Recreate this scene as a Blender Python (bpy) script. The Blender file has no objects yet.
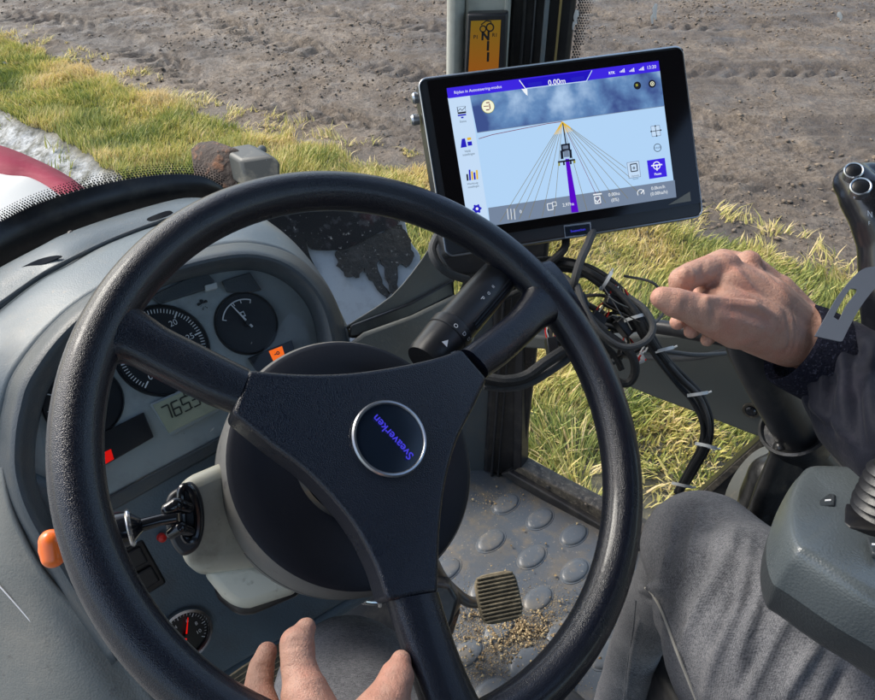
import bpy, bmesh, math, random
import numpy as np
from mathutils import Vector, Matrix
random.seed(7); np.random.seed(7)
rad = math.radians
# ------------------------------------------------------------------ camera, sky, sun, exposure
SC = bpy.context.scene
COL = SC.collection
PITCH, FPX, CAMZ = rad(38), 700.0, 2.4
cam = bpy.data.objects.new('camera', bpy.data.cameras.new('camera'))
COL.objects.link(cam); SC.camera = cam
cam.location = (0, 0, CAMZ); cam.rotation_euler = (math.pi/2-PITCH, 0, 0)
cam.data.sensor_width = 36; cam.data.lens = FPX/875*36
cam.data.clip_start = .01; cam.data.clip_end = 2000
SUN_AZ, SUN_EL = rad(-62), rad(46)          # azimuth from +Y towards +X
world = bpy.data.worlds.new('World'); SC.world = world; world.use_nodes = True
wn = world.node_tree; bg = wn.nodes['Background']
sky = wn.nodes.new('ShaderNodeTexSky'); sky.sky_type = 'NISHITA'; sky.sun_disc = False
sky.sun_elevation = SUN_EL; sky.sun_rotation = SUN_AZ; sky.dust_density = 3.0; sky.air_density = 1.2; sky.ozone_density = 1.0
wn.links.new(sky.outputs[0], bg.inputs[0]); bg.inputs[1].default_value = .15
sl = bpy.data.lights.new('sun', 'SUN'); sl.energy = 2.2; sl.angle = rad(24); sl.color = (1, .95, .88)
sun = bpy.data.objects.new('sun', sl); COL.objects.link(sun)
sd = Vector((math.sin(SUN_AZ)*math.cos(SUN_EL), math.cos(SUN_AZ)*math.cos(SUN_EL), math.sin(SUN_EL)))
sun.rotation_euler = sd.to_track_quat('Z', 'Y').to_euler()
SC.view_settings.view_transform = 'Standard'; SC.view_settings.look = 'None'
SC.view_settings.gamma = 1; SC.view_settings.use_curve_mapping = False
EXPO = 1.08
SC.view_settings.exposure = EXPO
SC.cycles.max_bounces = 8; SC.cycles.transparent_max_bounces = 24
SC.cycles.use_adaptive_sampling = True

# ------------------------------------------------------------------ geometry of the view
CP = Vector((0, 0, CAMZ))
FW = Vector((0, math.cos(PITCH), -math.sin(PITCH))); UP = Vector((0, math.sin(PITCH), math.cos(PITCH))); RI = Vector((1, 0, 0))
def ray(x, y): return FW + RI*((x-437.5)/FPX) - UP*((y-350)/FPX)
def W(x, y, d): return CP + ray(x, y)*d
def C2W(x, y, z): return RI*x + UP*y + FW*z        # camera-space vector to world vector
def ground(x, y, z=0.0):
    r = ray(x, y); return CP + r*((z-CAMZ)/r.z)
class Fr:
    def __init__(s, O, U, V):
        s.O = O; s.U = U.normalized(); s.N = s.U.cross(V).normalized(); s.V = s.N.cross(s.U)
    def pt(s, u, v, w=0): return s.O + s.U*u + s.V*v + s.N*w
    def at(s, x, y, w=0):
        r = ray(x, y); t = ((s.O + s.N*w - CP).dot(s.N))/r.dot(s.N); return CP + r*t
    def uv(s, x, y, w=0):
        p = s.at(x, y, w) - s.O; return p.dot(s.U), p.dot(s.V)
YAW = rad(42)
TR = Vector((math.cos(YAW), math.sin(YAW), 0)); TF = Vector((-math.sin(YAW), math.cos(YAW), 0)); TZ = Vector((0, 0, 1))
FLOOR = 1.28
def cr(P, n=6, closed=False):
    P = [Vector(p) for p in P]; N = len(P); out = []
    for i in range(N if closed else N-1):
        if closed: a, b, c, d = P[i-1], P[i], P[(i+1) % N], P[(i+2) % N]
        else: a = P[i-1] if i else P[0]*2-P[1]; b, c = P[i], P[i+1]; d = P[i+2] if i+2 < N else P[-1]*2-P[-2]
        for k in range(n):
            t = k/n; out.append(.5*((2*b)+(c-a)*t+(2*a-5*b+4*c-d)*t*t+(3*b-a-3*c+d)*t**3))
    if not closed: out.append(P[-1].copy())
    return out

# ------------------------------------------------------------------ materials
MATS = {}
def sock(nt, node, name, val):
    node.inputs[name].default_value = val
def pbr(name, col, rough=.5, metal=0, var=None, bump=None, dirt=None, spec=.5, emit=None, coat=0, sheen=0, aniso=None, rvar=0):
    """var=(scale,col2,detail)  bump=[(kind,scale,strength,dist)]  dirt=(scale,lo,hi,col)"""
    m = bpy.data.materials.new(name); m.use_nodes = True; nt = m.node_tree; L = nt.links
    b = nt.nodes['Principled BSDF']; MATS[name] = m
    c4 = (*col, 1); b.inputs['Base Color'].default_value = c4; b.inputs['Roughness'].default_value = rough
    b.inputs['Metallic'].default_value = metal; b.inputs['Specular IOR Level'].default_value = spec
    b.inputs['Coat Weight'].default_value = coat; b.inputs['Coat Roughness'].default_value = .16
    if sheen: b.inputs['Sheen Weight'].default_value = sheen
    tc = nt.nodes.new('ShaderNodeTexCoord'); O = tc.outputs['Object']
    def noise(scale, detail=4, ro=.6):
        n = nt.nodes.new('ShaderNodeTexNoise'); n.inputs['Scale'].default_value = scale
        n.inputs['Detail'].default_value = detail; n.inputs['Roughness'].default_value = ro; L.new(O, n.inputs['Vector']); return n.outputs[0]
    def ramp(src, lo, hi):
        r = nt.nodes.new('ShaderNodeMapRange'); r.inputs[1].default_value = lo; r.inputs[2].default_value = hi; L.new(src, r.inputs[0]); return r.outputs[0]
    def mix(f, a, c):
        x = nt.nodes.new('ShaderNodeMix'); x.data_type = 'RGBA'
        L.new(f, x.inputs[0])
        if isinstance(a, tuple): x.inputs[6].default_value = (*a, 1)
        else: L.new(a, x.inputs[6])
        if isinstance(c, tuple): x.inputs[7].default_value = (*c, 1)
        else: L.new(c, x.inputs[7])
        return x.outputs[2]
    cur = col
    if var:
        cur = mix(ramp(noise(var[0], var[2] if len(var) > 2 else 5), .35, .65), cur, var[1]); L.new(cur, b.inputs['Base Color'])
    if dirt:
        for dd in (dirt if isinstance(dirt, list) else [dirt]):
            cur = mix(ramp(noise(dd[0], 6, .65), dd[1], dd[2]), cur, dd[3]); L.new(cur, b.inputs['Base Color'])
    if rvar:
        f = nt.nodes.new('ShaderNodeMapRange'); f.inputs[1].default_value = .3; f.inputs[2].default_value = .7
        f.inputs[3].default_value = rough-rvar; f.inputs[4].default_value = rough+rvar; L.new(noise(14, 5), f.inputs[0]); L.new(f.outputs[0], b.inputs['Roughness'])
    prev = None
    for (kind, scale, st, dist) in (bump or []):
        if kind == 'v':
            t = nt.nodes.new('ShaderNodeTexVoronoi'); t.inputs['Scale'].default_value = scale; t.feature = 'SMOOTH_F1'; t.inputs['Smoothness'].default_value = .3
            L.new(O, t.inputs['Vector']); h = t.outputs[0]
        elif kind == 'w':
            t = nt.nodes.new('ShaderNodeTexWave'); t.inputs['Scale'].default_value = scale; t.inputs['Distortion'].default_value = 1.2
            t.inputs['Detail'].default_value = 2; L.new(O, t.inputs['Vector']); h = t.outputs[1]
        else: h = noise(scale, 5)
        bp = nt.nodes.new('ShaderNodeBump'); bp.inputs['Strength'].default_value = st; bp.inputs['Distance'].default_value = dist
        if kind == 'v': bp.invert = True
        L.new(h, bp.inputs['Height'])
        if prev: L.new(prev, bp.inputs['Normal'])
        prev = bp.outputs[0]
    if prev: L.new(prev, b.inputs['Normal'])
    if emit:
        b.inputs['Emission Color'].default_value = (*emit[0], 1); b.inputs['Emission Strength'].default_value = emit[1]
    return m
def srgb(r, g, b): return tuple(((c/255)/12.92 if c/255 <= .04045 else ((c/255+.055)/1.055)**2.4) for c in (r, g, b))
def emis(name, rgb, k=1.0):
    m = bpy.data.materials.new(name); m.use_nodes = True; nt = m.node_tree; nt.nodes.clear()
    e = nt.nodes.new('ShaderNodeEmission'); e.inputs[0].default_value = (*srgb(*rgb), 1); e.inputs[1].default_value = k/2**EXPO
    o = nt.nodes.new('ShaderNodeOutputMaterial'); nt.links.new(e.outputs[0], o.inputs[0]); MATS[name] = m; return m
LG = [('v', 620, .55, .0012), ('n', 90, .15, .004)]
pbr('wheel_leather', (.0025, .0038, .010), .30, bump=[('v', 1500, .40, .0008), ('n', 60, .12, .004)], spec=.45, rvar=.06, coat=.35, dirt=(9, .6, 1, (.014, .016, .020)))
pbr('hub_plastic', (.003, .005, .013), .30, bump=[('v', 1300, .5, .0008)], spec=.45, rvar=.06, coat=.3, dirt=(12, .6, 1, (.014, .017, .022)))
pbr('black_gloss', (.008, .009, .012), .12, spec=.6)
pbr('black_plastic', (.014, .015, .018), .38, bump=[('n', 700, .2, .0006)], dirt=(30, .56, .8, (.05, .047, .043)), rvar=.1)
pbr('black_rubber', (.016, .016, .018), .6, bump=[('n', 300, .3, .001)], dirt=(22, .5, .8, (.07, .062, .052)))
pbr('motor_grey', (.13, .128, .122), .55, bump=[('n', 260, .15, .001)], dirt=[(16, .5, .8, (.15, .13, .11)), (60, .6, .75, (.04, .04, .045))], rvar=.1)
pbr('motor_face', (.006, .008, .016), .5, bump=[('n', 500, .2, .0006)], dirt=(26, .62, .9, (.03, .03, .03)))
pbr('dash_grey', (.130, .160, .180), .42, bump=[('v', 700, .16, .0008), ('n', 8, .1, .01)], dirt=[(18, .5, .85, (.19, .185, .165)), (140, .62, .72, (.22, .21, .19))], rvar=.07)
pbr('dash_flank', (.130, .138, .132), .46, bump=[('v', 600, .2, .0009), ('n', 12, .15, .01)], dirt=[(9, .5, .85, (.2, .19, .165)), (70, .62, .78, (.06, .06, .06))], rvar=.08)
pbr('dash_blue', (.100, .135, .165), .48, bump=[('v', 560, .3, .0009)], dirt=[(20, .52, .85, (.085, .088, .09)), (170, .66, .74, (.18, .17, .15))], rvar=.08)
pbr('dash_dark', (.048, .060, .070), .42, bump=[('v', 700, .2, .0008)], dirt=(24, .5, .8, (.075, .075, .07)))
pbr('cluster_face', (.33, .37, .38), .5, bump=[('n', 400, .1, .0006)], dirt=(22, .5, .85, (.16, .165, .16)))
pbr('beige_cowl', (.42, .415, .345), .38, bump=[('n', 300, .1, .0008)], dirt=[(22, .5, .8, (.20, .185, .14)), (80, .62, .8, (.12, .11, .09))], rvar=.08)
pbr('dial_black', (.010, .011, .014), .35)
pbr('chrome', (.62, .62, .63), .22, 1, dirt=(60, .5, .8, (.3, .29, .27)))
pbr('white_mark', (.75, .76, .78), .5)
pbr('orange_plastic', (.85, .16, .02), .32, coat=.3, dirt=(60, .6, .8, (.35, .08, .02)))
pbr('red_plastic', (.6, .02, .015), .4)
pbr('lcd', (.36, .39, .29), .25, dirt=(40, .5, .8, (.27, .29, .22)))
pbr('lcd_ink', (.02, .025, .02), .5)
emis('orange_lamp', (255, 110, 20), 1.0); emis('red_lamp', (235, 25, 20), .8)
pbr('badge_dark', (.006, .012, .024), .15, coat=.5)
emis('badge_blue', (75, 70, 235), .8)
pbr('silver_ring', (.42, .44, .47), .28, .9)
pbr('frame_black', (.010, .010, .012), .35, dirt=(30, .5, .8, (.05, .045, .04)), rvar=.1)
pbr('frame_rust', (.085, .072, .055), .7, bump=[('n', 200, .5, .002)], dirt=[(40, .45, .65, (.03, .027, .025)), (120, .5, .7, (.2, .17, .13))])
pbr('pillar_trim', (.38, .395, .355), .55, bump=[('n', 200, .15, .001)], dirt=[(10, .45, .8, (.15, .155, .14)), (70, .6, .8, (.33, .33, .3))])
pbr('trim_grey', (.18, .185, .17), .6, bump=[('n', 240, .3, .001)], dirt=[(14, .45, .75, (.19, .18, .15)), (120, .58, .72, (.26, .24, .2))])
pbr('side_trim', (.085, .092, .088), .55, bump=[('n', 240, .25, .001)], dirt=[(10, .5, .8, (.10, .095, .08))])
pbr('console_grey', (.088, .104, .112), .28, bump=[('v', 700, .25, .0007)], dirt=[(30, .55, .85, (.10, .115, .115))], rvar=.06, spec=.6)
pbr('console_dark', (.036, .042, .046), .42, bump=[('v', 700, .3, .0007)], dirt=(30, .55, .85, (.05, .05, .05)))
pbr('leather_boot', (.018, .018, .018), .33, bump=[('n', 110, .25, .003)], dirt=(18, .52, .8, (.06, .055, .05)), spec=.6)
pbr('floor_mat', (.072, .085, .100), .42, bump=[('n', 130, .25, .002), ('n', 700, .15, .0006)], rvar=.12,
    dirt=[(6, .46, .72, (.11, .10, .085)), (28, .50, .70, (.14, .12, .09)), (180, .60, .72, (.24, .215, .17))])
pbr('stud', (.085, .098, .112), .42, bump=[('n', 260, .2, .001)], dirt=[(24, .48, .7, (.15, .135, .11)), (200, .62, .7, (.35, .32, .27))])
pbr('soil_crumb', (.17, .115, .06), .95, var=(60, (.36, .27, .15)))
pbr('straw_crumb', (.38, .30, .17), .9)
pbr('pedal_rubber', (.10, .085, .055), .75, bump=[('n', 300, .5, .002)], dirt=(50, .45, .65, (.22, .185, .12)))
pbr('steel_dirty', (.10, .10, .10), .4, .7, dirt=(60, .45, .65, (.16, .12, .08)))
pbr('knit_cuff', (.012, .013, .026), .95, spec=.15, bump=[('n', 900, 1, .003), ('v', 500, .5, .002)], dirt=(420, .56, .68, (.09, .095, .14)))
pbr('jacket', (.006, .0075, .016), .72, spec=.22, bump=[('n', 700, .3, .0008), ('n', 35, .3, .006)], sheen=.05, dirt=(30, .5, .9, (.035, .031, .048)))
pbr('tab_grey', (.11, .125, .155), .5, bump=[('n', 500, .15, .0006)])
pbr('zip_white', (.6, .62, .62), .45)
pbr('bonnet_white', (.60, .59, .57), .4, dirt=(6, .5, .8, (.62, .61, .57)))
pbr('bonnet_red', (.21, .010, .034), .7, spec=.2, dirt=(30, .5, .8, (.28, .05, .075)))
pbr('reflection_pale', (.33, .385, .46), .22, coat=.6, dirt=(30, .5, .8, (.22, .25, .28)))  # pale part of the windscreen reflection, put into the colour
pbr('reflection_black', (.012, .013, .015), .45, bump=[('n', 90, .6, .005)], dirt=[(150, .62, .70, (.25, .26, .27)), (25, .5, .7, (.035, .036, .040))])  # black marks within the painted glass reflection
pbr('reflection_dark', (.012, .014, .018), .25, bump=[('n', 40, .2, .003)], dirt=[(12, .54, .75, (.060, .018, .024)), (120, .62, .70, (.30, .31, .32)), (26, .56, .75, (.10, .11, .13))])  # dark upper part of the glass reflection, as colour
pbr('rust_brown', (.045, .030, .024), .8, bump=[('n', 60, .7, .01)], dirt=(30, .52, .66, (.24, .10, .045)))
pbr('lamp_grey', (.035, .04, .04), .5, dirt=(30, .5, .7, (.16, .15, .12)))
pbr('gold_line', (.25, .19, .07), .5)
pbr('seam_thread', (.42, .40, .36), .8)
pbr('nail', (.58, .34, .27), .55, spec=.15)
pbr('hair', (.05, .035, .02), .6)
def braid(name, col):
    return pbr(name, col, .55, bump=[('v', 1900, .5, .0009)], dirt=(120, .58, .8, (.05, .048, .044)))
braid('cable_black', (.014, .015, .017)); braid('cable_grey', (.06, .062, .065))
# skin
def skin():
    m = pbr('skin', (.47, .275, .208), .52, bump=[('v', 1000, .35, .0006), ('n', 120, .4, .002), ('n', 480, .28, .0008)], spec=.32,
            dirt=[(34, .45, .78, (.50, .205, .145)), (85, .52, .78, (.38, .185, .13)), (300, .6, .8, (.33, .17, .12))])
    b = m.node_tree.nodes['Principled BSDF']; b.inputs['Subsurface Weight'].default_value = .08
    b.inputs['Subsurface Radius'].default_value = (1, .35, .2); b.inputs['Subsurface Scale'].default_value = .006
skin()
def denim(name, c1, c2):
    m = bpy.data.materials.new(name); m.use_nodes = True; nt = m.node_tree; L = nt.links; MATS[name] = m
    b = nt.nodes['Principled BSDF']; b.inputs['Roughness'].default_value = .9; b.inputs['Specular IOR Level'].default_value = .2
    tc = nt.nodes.new('ShaderNodeTexCoord')
    def nz(scale, stretch=(1, 1, 1), rot=(0, 0, 0), d=3, r=.6):
        mp = nt.nodes.new('ShaderNodeMapping'); mp.inputs['Rotation'].default_value = rot; mp.inputs['Scale'].default_value = stretch; L.new(tc.outputs['Object'], mp.inputs[0])
        n = nt.nodes.new('ShaderNodeTexNoise'); n.inputs['Scale'].default_value = scale; n.inputs['Detail'].default_value = d; n.inputs['Roughness'].default_value = r; L.new(mp.outputs[0], n.inputs['Vector']); return n.outputs[0]
    a = nz(2100, (1, .10, 1), (0, 0, .65), 2); c = nz(1900, (.12, 1, .3), (0, .3, .65), 2); e = nz(14, d=4, r=.5)
    mp = nt.nodes.new('ShaderNodeMapping'); mp.inputs['Rotation'].default_value = (.3, .2, .9); L.new(tc.outputs['Object'], mp.inputs[0]); wv = nt.nodes.new('ShaderNodeTexWave'); wv.inputs['Scale'].default_value = 210; wv.inputs['Distortion'].default_value = .6; L.new(mp.outputs[0], wv.inputs[0])
    def madd(x, k, y):
        q = nt.nodes.new('ShaderNodeMath'); q.operation = 'MULTIPLY_ADD'; L.new(x, q.inputs[0]); q.inputs[1].default_value = k
        if isinstance(y, float): q.inputs[2].default_value = y
        else: L.new(y, q.inputs[2])
        return q.outputs[0]
    h = madd(wv.outputs[1], .05, madd(a, .48, madd(c, .44, 0.0))); t = madd(e, .30, madd(h, 1.0, .075))
    r = nt.nodes.new('ShaderNodeValToRGB'); r.color_ramp.elements[0].position = .58; r.color_ramp.elements[1].position = .92
    r.color_ramp.elements[0].color = (*c1, 1); r.color_ramp.elements[1].color = (*c2, 1); L.new(t, r.inputs[0]); L.new(r.outputs[0], b.inputs['Base Color'])
    bp = nt.nodes.new('ShaderNodeBump'); bp.inputs['Strength'].default_value = .3; bp.inputs['Distance'].default_value = .0009; L.new(h, bp.inputs['Height']); L.new(bp.outputs[0], b.inputs['Normal'])
denim('denim', (.050, .053, .062), (.29, .29, .305))
def glass(name, tint, gl, specks=True, dust=.10):
    m = bpy.data.materials.new(name); m.use_nodes = True; nt = m.node_tree; L = nt.links; nt.nodes.clear(); MATS[name] = m
    o = nt.nodes.new('ShaderNodeOutputMaterial'); t = nt.nodes.new('ShaderNodeBsdfTransparent'); t.inputs[0].default_value = (*tint, 1)
    g = nt.nodes.new('ShaderNodeBsdfGlossy'); g.inputs['Roughness'].default_value = .02
    lw = nt.nodes.new('ShaderNodeFresnel'); lw.inputs[0].default_value = 1.4
    mu = nt.nodes.new('ShaderNodeMath'); mu.operation = 'MULTIPLY'; mu.inputs[1].default_value = gl; L.new(lw.outputs[0], mu.inputs[0])
    mx = nt.nodes.new('ShaderNodeMixShader'); L.new(mu.outputs[0], mx.inputs[0]); L.new(t.outputs[0], mx.inputs[1]); L.new(g.outputs[0], mx.inputs[2])
    cur = mx.outputs[0]
    if specks:
        tc = nt.nodes.new('ShaderNodeTexCoord'); d = nt.nodes.new('ShaderNodeBsdfDiffuse'); d.inputs[0].default_value = (.6, .6, .57, 1)
        n = nt.nodes.new('ShaderNodeTexNoise'); n.inputs['Scale'].default_value = 130; n.inputs['Detail'].default_value = 2; L.new(tc.outputs['Object'], n.inputs['Vector'])
        r = nt.nodes.new('ShaderNodeMapRange'); r.inputs[1].default_value = .73; r.inputs[2].default_value = .78; r.inputs[4].default_value = .6; L.new(n.outputs[0], r.inputs[0])
        n2 = nt.nodes.new('ShaderNodeTexNoise'); n2.inputs['Scale'].default_value = 5; n2.inputs['Detail'].default_value = 6; L.new(tc.outputs['Object'], n2.inputs['Vector'])
        r2 = nt.nodes.new('ShaderNodeMapRange'); r2.inputs[1].default_value = .45; r2.inputs[2].default_value = .8; r2.inputs[4].default_value = dust; L.new(n2.outputs[0], r2.inputs[0])
        ma = nt.nodes.new('ShaderNodeMath'); ma.operation = 'MAXIMUM'; L.new(r.outputs[0], ma.inputs[0]); L.new(r2.outputs[0], ma.inputs[1])
        m2 = nt.nodes.new('ShaderNodeMixShader'); L.new(ma.outputs[0], m2.inputs[0]); L.new(cur, m2.inputs[1]); L.new(d.outputs[0], m2.inputs[2]); cur = m2.outputs[0]
    L.new(cur, o.inputs[0])
glass('windscreen_glass', (.95, .97, .96), .5); glass('door_glass', (.95, .97, .96), .5); glass('cluster_glass', (.86, .89, .90), .7, True, .06)

# ------------------------------------------------------------------ mesh builder
LOC = {}
def setp(o, label=None, cat=None, group=None, kind=None):
    if label: o['label'] = label
    if cat: o['category'] = cat
    if group: o['group'] = group
    if kind: o['kind'] = kind
    return o
def thing(name, loc, label, cat, group=None):
    o = bpy.data.objects.new(name, None); COL.objects.link(o); o.location = loc; o.empty_display_size = .05
    LOC[o.name] = Vector(loc); return setp(o, label, cat, group)
class MB:
    def __init__(s): s.v = []; s.f = []; s.m = []; s.mats = []; s.s = []
    def mi(s, mat):
        if mat not in s.mats: s.mats.append(mat)
        return s.mats.index(mat)
    def add(s, V, F, mat, smooth=True):
        b = len(s.v); s.v += [tuple(v) for v in V]; s.f += [tuple(i+b for i in f) for f in F]; k = s.mi(mat)
        s.m += [k]*len(F); s.s += [smooth]*len(F); return s
    def tube(s, P, r, mat, n=12, closed=False, caps=True, flat=1.0, nrm=None):
        P = [Vector(p) for p in P]; N = len(P); R = r if isinstance(r, (list, tuple)) else [r]*N
        if len(R) != N: R = list(np.interp(np.linspace(0, 1, N), np.linspace(0, 1, len(R)), R))
        V = []; up = nrm
        for i in range(N):
            if closed: t = P[(i+1) % N]-P[i-1]
            else: t = P[min(i+1, N-1)]-P[max(i-1, 0)]
            t.normalize()
            if up is None: up = t.orthogonal()
            if nrm is not None: up = nrm
            a = (up - t*up.dot(t)).normalized(); c = t.cross(a); up = a
            for k in range(n):
                q = 2*math.pi*k/n; V.append(P[i]+a*(math.cos(q)*R[i]*flat)+c*(math.sin(q)*R[i]))
        F = []
        for i in range(N if closed else N-1):
            j = (i+1) % N
            for k in range(n): F.append((i*n+k, i*n+(k+1) % n, j*n+(k+1) % n, j*n+k))
        if caps and not closed: F += [tuple(range(n))[::-1], tuple((N-1)*n+k for k in range(n))]
        return s.add(V, F, mat)
    def lathe(s, O, axis, prof, mat, n=48, ref=None, a0=0, a1=2*math.pi):
        """prof: list of (r, h) along the axis"""
        axis = axis.normalized(); a = (ref - axis*ref.dot(axis)).normalized() if ref else axis.orthogonal().normalized(); c = axis.cross(a)
        V = []
        for (r, h) in prof:
            for k in range(n):
                q = a0+(a1-a0)*k/n; V.append(O+axis*h+a*(r*math.cos(q))+c*(r*math.sin(q)))
        F = []
        for i in range(len(prof)-1):
            for k in range(n): F.append((i*n+k, i*n+(k+1) % n, (i+1)*n+(k+1) % n, (i+1)*n+k))
        return s.add(V, F, mat)
    def slab(s, pts, vec, mat, smooth=True, back=None):
        n = len(pts); P = [Vector(p) for p in pts]; B = back or [p+vec for p in P]
        F = [tuple(range(n)), tuple(range(2*n-1, n-1, -1))] + [(i, n+i, n+(i+1) % n, (i+1) % n) for i in range(n)]
        return s.add(P+B, F, mat, smooth)
    def poly(s, pts, mat): return s.add(pts, [tuple(range(len(pts)))], mat, False)
    def disc(s, fr, u, v, w, r, mat, n=24, r0=0, ry=None, a0=0, a1=2*math.pi):
        ry = ry or r; full = abs(a1-a0-2*math.pi) < 1e-6; m = n if full else n+1
        A = [a0+(a1-a0)*k/n for k in range(m)]
        if r0 <= 0:
            V = [fr.pt(u+r*math.cos(q), v+ry*math.sin(q), w) for q in A]
            if not full: V.append(fr.pt(u, v, w))
            return s.add(V, [tuple(range(len(V)))], mat, False)
        k2 = r0/r; V = [fr.pt(u+r*math.cos(q), v+ry*math.sin(q), w) for q in A]+[fr.pt(u+r0*math.cos(q), v+ry*k2*math.sin(q), w) for q in A]
        F = [(i, (i+1) % m, m+(i+1) % m, m+i) for i in range(n)]
        return s.add(V, F, mat, False)
    def rect(s, fr, u0, v0, u1, v1, w, mat): return s.add([fr.pt(u0, v0, w), fr.pt(u1, v0, w), fr.pt(u1, v1, w), fr.pt(u0, v1, w)], [(0, 1, 2, 3)], mat, False)
    def line(s, fr, pts, wd, w, mat):
        for (a, b) in zip(pts, pts[1:]):
            d = Vector((b[0]-a[0], b[1]-a[1]));
            if d.length < 1e-9: continue
            d.normalize(); n = Vector((-d.y, d.x))*wd/2
            s.add([fr.pt(a[0]-n.x, a[1]-n.y, w), fr.pt(a[0]+n.x, a[1]+n.y, w), fr.pt(b[0]+n.x, b[1]+n.y, w), fr.pt(b[0]-n.x, b[1]-n.y, w)], [(0, 1, 2, 3)], mat, False)
        return s
    def text(s, fr, txt, u, v, w, h, mat, ang=0, center=True, sx=1.0, bold=0):
        V, F = glyphs(txt, bold); xs = [p[0] for p in V] or [0]; cx = (min(xs)+max(xs))/2 if center else min(xs)
        ys = [p[1] for p in V] or [0]; cy = (min(ys)+max(ys))/2
        ca, sa = math.cos(ang), math.sin(ang)
        out = []
        for p in V:
            x = (p[0]-cx)*h*sx; y = (p[1]-cy)*h; out.append(fr.pt(u+x*ca-y*sa, v+x*sa+y*ca, w))
        return s.add(out, F, mat, False)
    def build(s, name, parent=None, bevel=0, seg=3, sub=0, solid=0, remesh=0, smooth_it=0, label=None, cat=None, group=None, kind=None, origin=None, sharp=35):
        me = bpy.data.meshes.new(name); L0 = Vector(origin) if origin is not None else (LOC[parent.name] if parent else None)
        if L0 is None:
            a = np.array(s.v); L0 = Vector(((a[:, 0].min()+a[:, 0].max())/2, (a[:, 1].min()+a[:, 1].max())/2, a[:, 2].min()))
        if parent: L0 = LOC[parent.name]
        me.from_pydata([(v[0]-L0.x, v[1]-L0.y, v[2]-L0.z) for v in s.v], [], s.f)
        for m in s.mats: me.materials.append(MATS[m])
        me.polygons.foreach_set('material_index', s.m); me.polygons.foreach_set('use_smooth', s.s)
        if any(s.s) and not remesh:
            bm = bmesh.new(); bm.from_mesh(me); bmesh.ops.recalc_face_normals(bm, faces=bm.faces); bm.to_mesh(me); bm.free()
            if sharp and not sub: me.set_sharp_from_angle(angle=rad(sharp))
        o = bpy.data.objects.new(name, me); COL.objects.link(o)
        if parent: o.parent = parent; LOC[o.name] = LOC[parent.name]
        else: o.location = L0; LOC[o.name] = L0
        if remesh:
            r = o.modifiers.new('remesh', 'REMESH'); r.mode = 'VOXEL'; r.voxel_size = remesh; r.use_smooth_shade = True
        if smooth_it:
            q = o.modifiers.new('smooth', 'SMOOTH'); q.iterations = smooth_it; q.factor = .5
        if bevel:
            b = o.modifiers.new('bevel', 'BEVEL'); b.width = bevel; b.segments = seg; b.limit_method = 'ANGLE'; b.angle_limit = rad(32)
        if solid:
            q = o.modifiers.new('solid', 'SOLIDIFY'); q.thickness = solid; q.offset = 0
        if sub:
            q = o.modifiers.new('sub', 'SUBSURF'); q.levels = sub; q.render_levels = sub
        return setp(o, label, cat, group, kind)
_G = {}
def glyphs(t, bold=0):
    if (t, bold) not in _G:
        c = bpy.data.curves.new('t', 'FONT'); c.body = t; c.resolution_u = 3; c.offset = bold
        o = bpy.data.objects.new('t', c); me = bpy.data.meshes.new_from_object(o)
        _G[(t, bold)] = ([tuple(v.co) for v in me.vertices], [tuple(p.vertices) for p in me.polygons])
        bpy.data.objects.remove(o); bpy.data.meshes.remove(me); bpy.data.curves.remove(c)
    return _G[(t, bold)]
def patch(rows, mat, mb=None, nu=6, nv=5):
    """rows of points -> smooth grid"""
    R = [cr(r, nu) for r in rows]; n = len(R[0]); cols = [cr([r[i] for r in R], nv) for i in range(n)]; m = len(cols[0])
    V = [cols[i][j] for j in range(m) for i in range(n)]
    F = [(j*n+i, j*n+i+1, (j+1)*n+i+1, (j+1)*n+i) for j in range(m-1) for i in range(n-1)]
    mb = mb or MB(); mb.add(V, F, mat); return mb
def capsule(mb, a, b, ra, rb, mat, n=18, flat=1.0, nrm=None):
    a, b = Vector(a), Vector(b); d = (b-a); L = d.length; d = d.normalized(); P = []; R = []
    for k in range(7): q = math.pi/2*(1-k/6); P.append(a-d*(ra*math.sin(q))); R.append(max(ra*math.cos(q), 1e-4))
    for k in range(1, 7): q = math.pi/2*k/6; P.append(b+d*(rb*math.sin(q))); R.append(max(rb*math.cos(q), 1e-4))
    mb.tube(P, R, mat, n, flat=flat, nrm=nrm)
def chain(mb, pts, mat, **k):
    """pts: (px,py,depth,radius_px) joined as tapered capsules"""
    for p, q in zip(pts, pts[1:]):
        capsule(mb, W(*p[:3]), W(*q[:3]), p[3]*p[2]/FPX, q[3]*q[2]/FPX, mat, **k)
def pxs(*a): return list(a)

# ------------------------------------------------------------------ ground, field, verge
_T = np.random.rand(64, 256, 256)
def vn(x, y, s):
    t = _T[s]; xi = np.floor(x).astype(int); yi = np.floor(y).astype(int); fx = x-xi; fy = y-yi
    fx = fx*fx*(3-2*fx); fy = fy*fy*(3-2*fy); g = lambda a, b: t[a % 256, b % 256]
    return (g(xi, yi)*(1-fx)+g(xi+1, yi)*fx)*(1-fy)+(g(xi, yi+1)*(1-fx)+g(xi+1, yi+1)*fx)*fy
def fbm(x, y, s, o=4, ga=.5):
    a = 1; r = 0; t = 0
    for k in range(o): r = r+a*(vn(x*2**k+13*k, y*2**k+7*k, s+k)-.5); t += a; a *= ga
    return r/t*2
EDGE = [(-160, -5), (0, 35), (100, 76), (220, 122), (330, 150), (430, 180), (520, 205), (600, 222), (690, 232), (760, 245), (830, 275), (900, 312)]
EG = [ground(*p) for p in EDGE]; ex = np.array([p.x for p in EG]); ey = np.array([p.y for p in EG])
ex = np.r_[-60, ex, 6]; ey = np.r_[ey[0]+(-60-ex[1])*(ey[1]-ey[0])/(ex[2]-ex[1]), ey, ey[-1]-.6*(6-ex[-1])]
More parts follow.
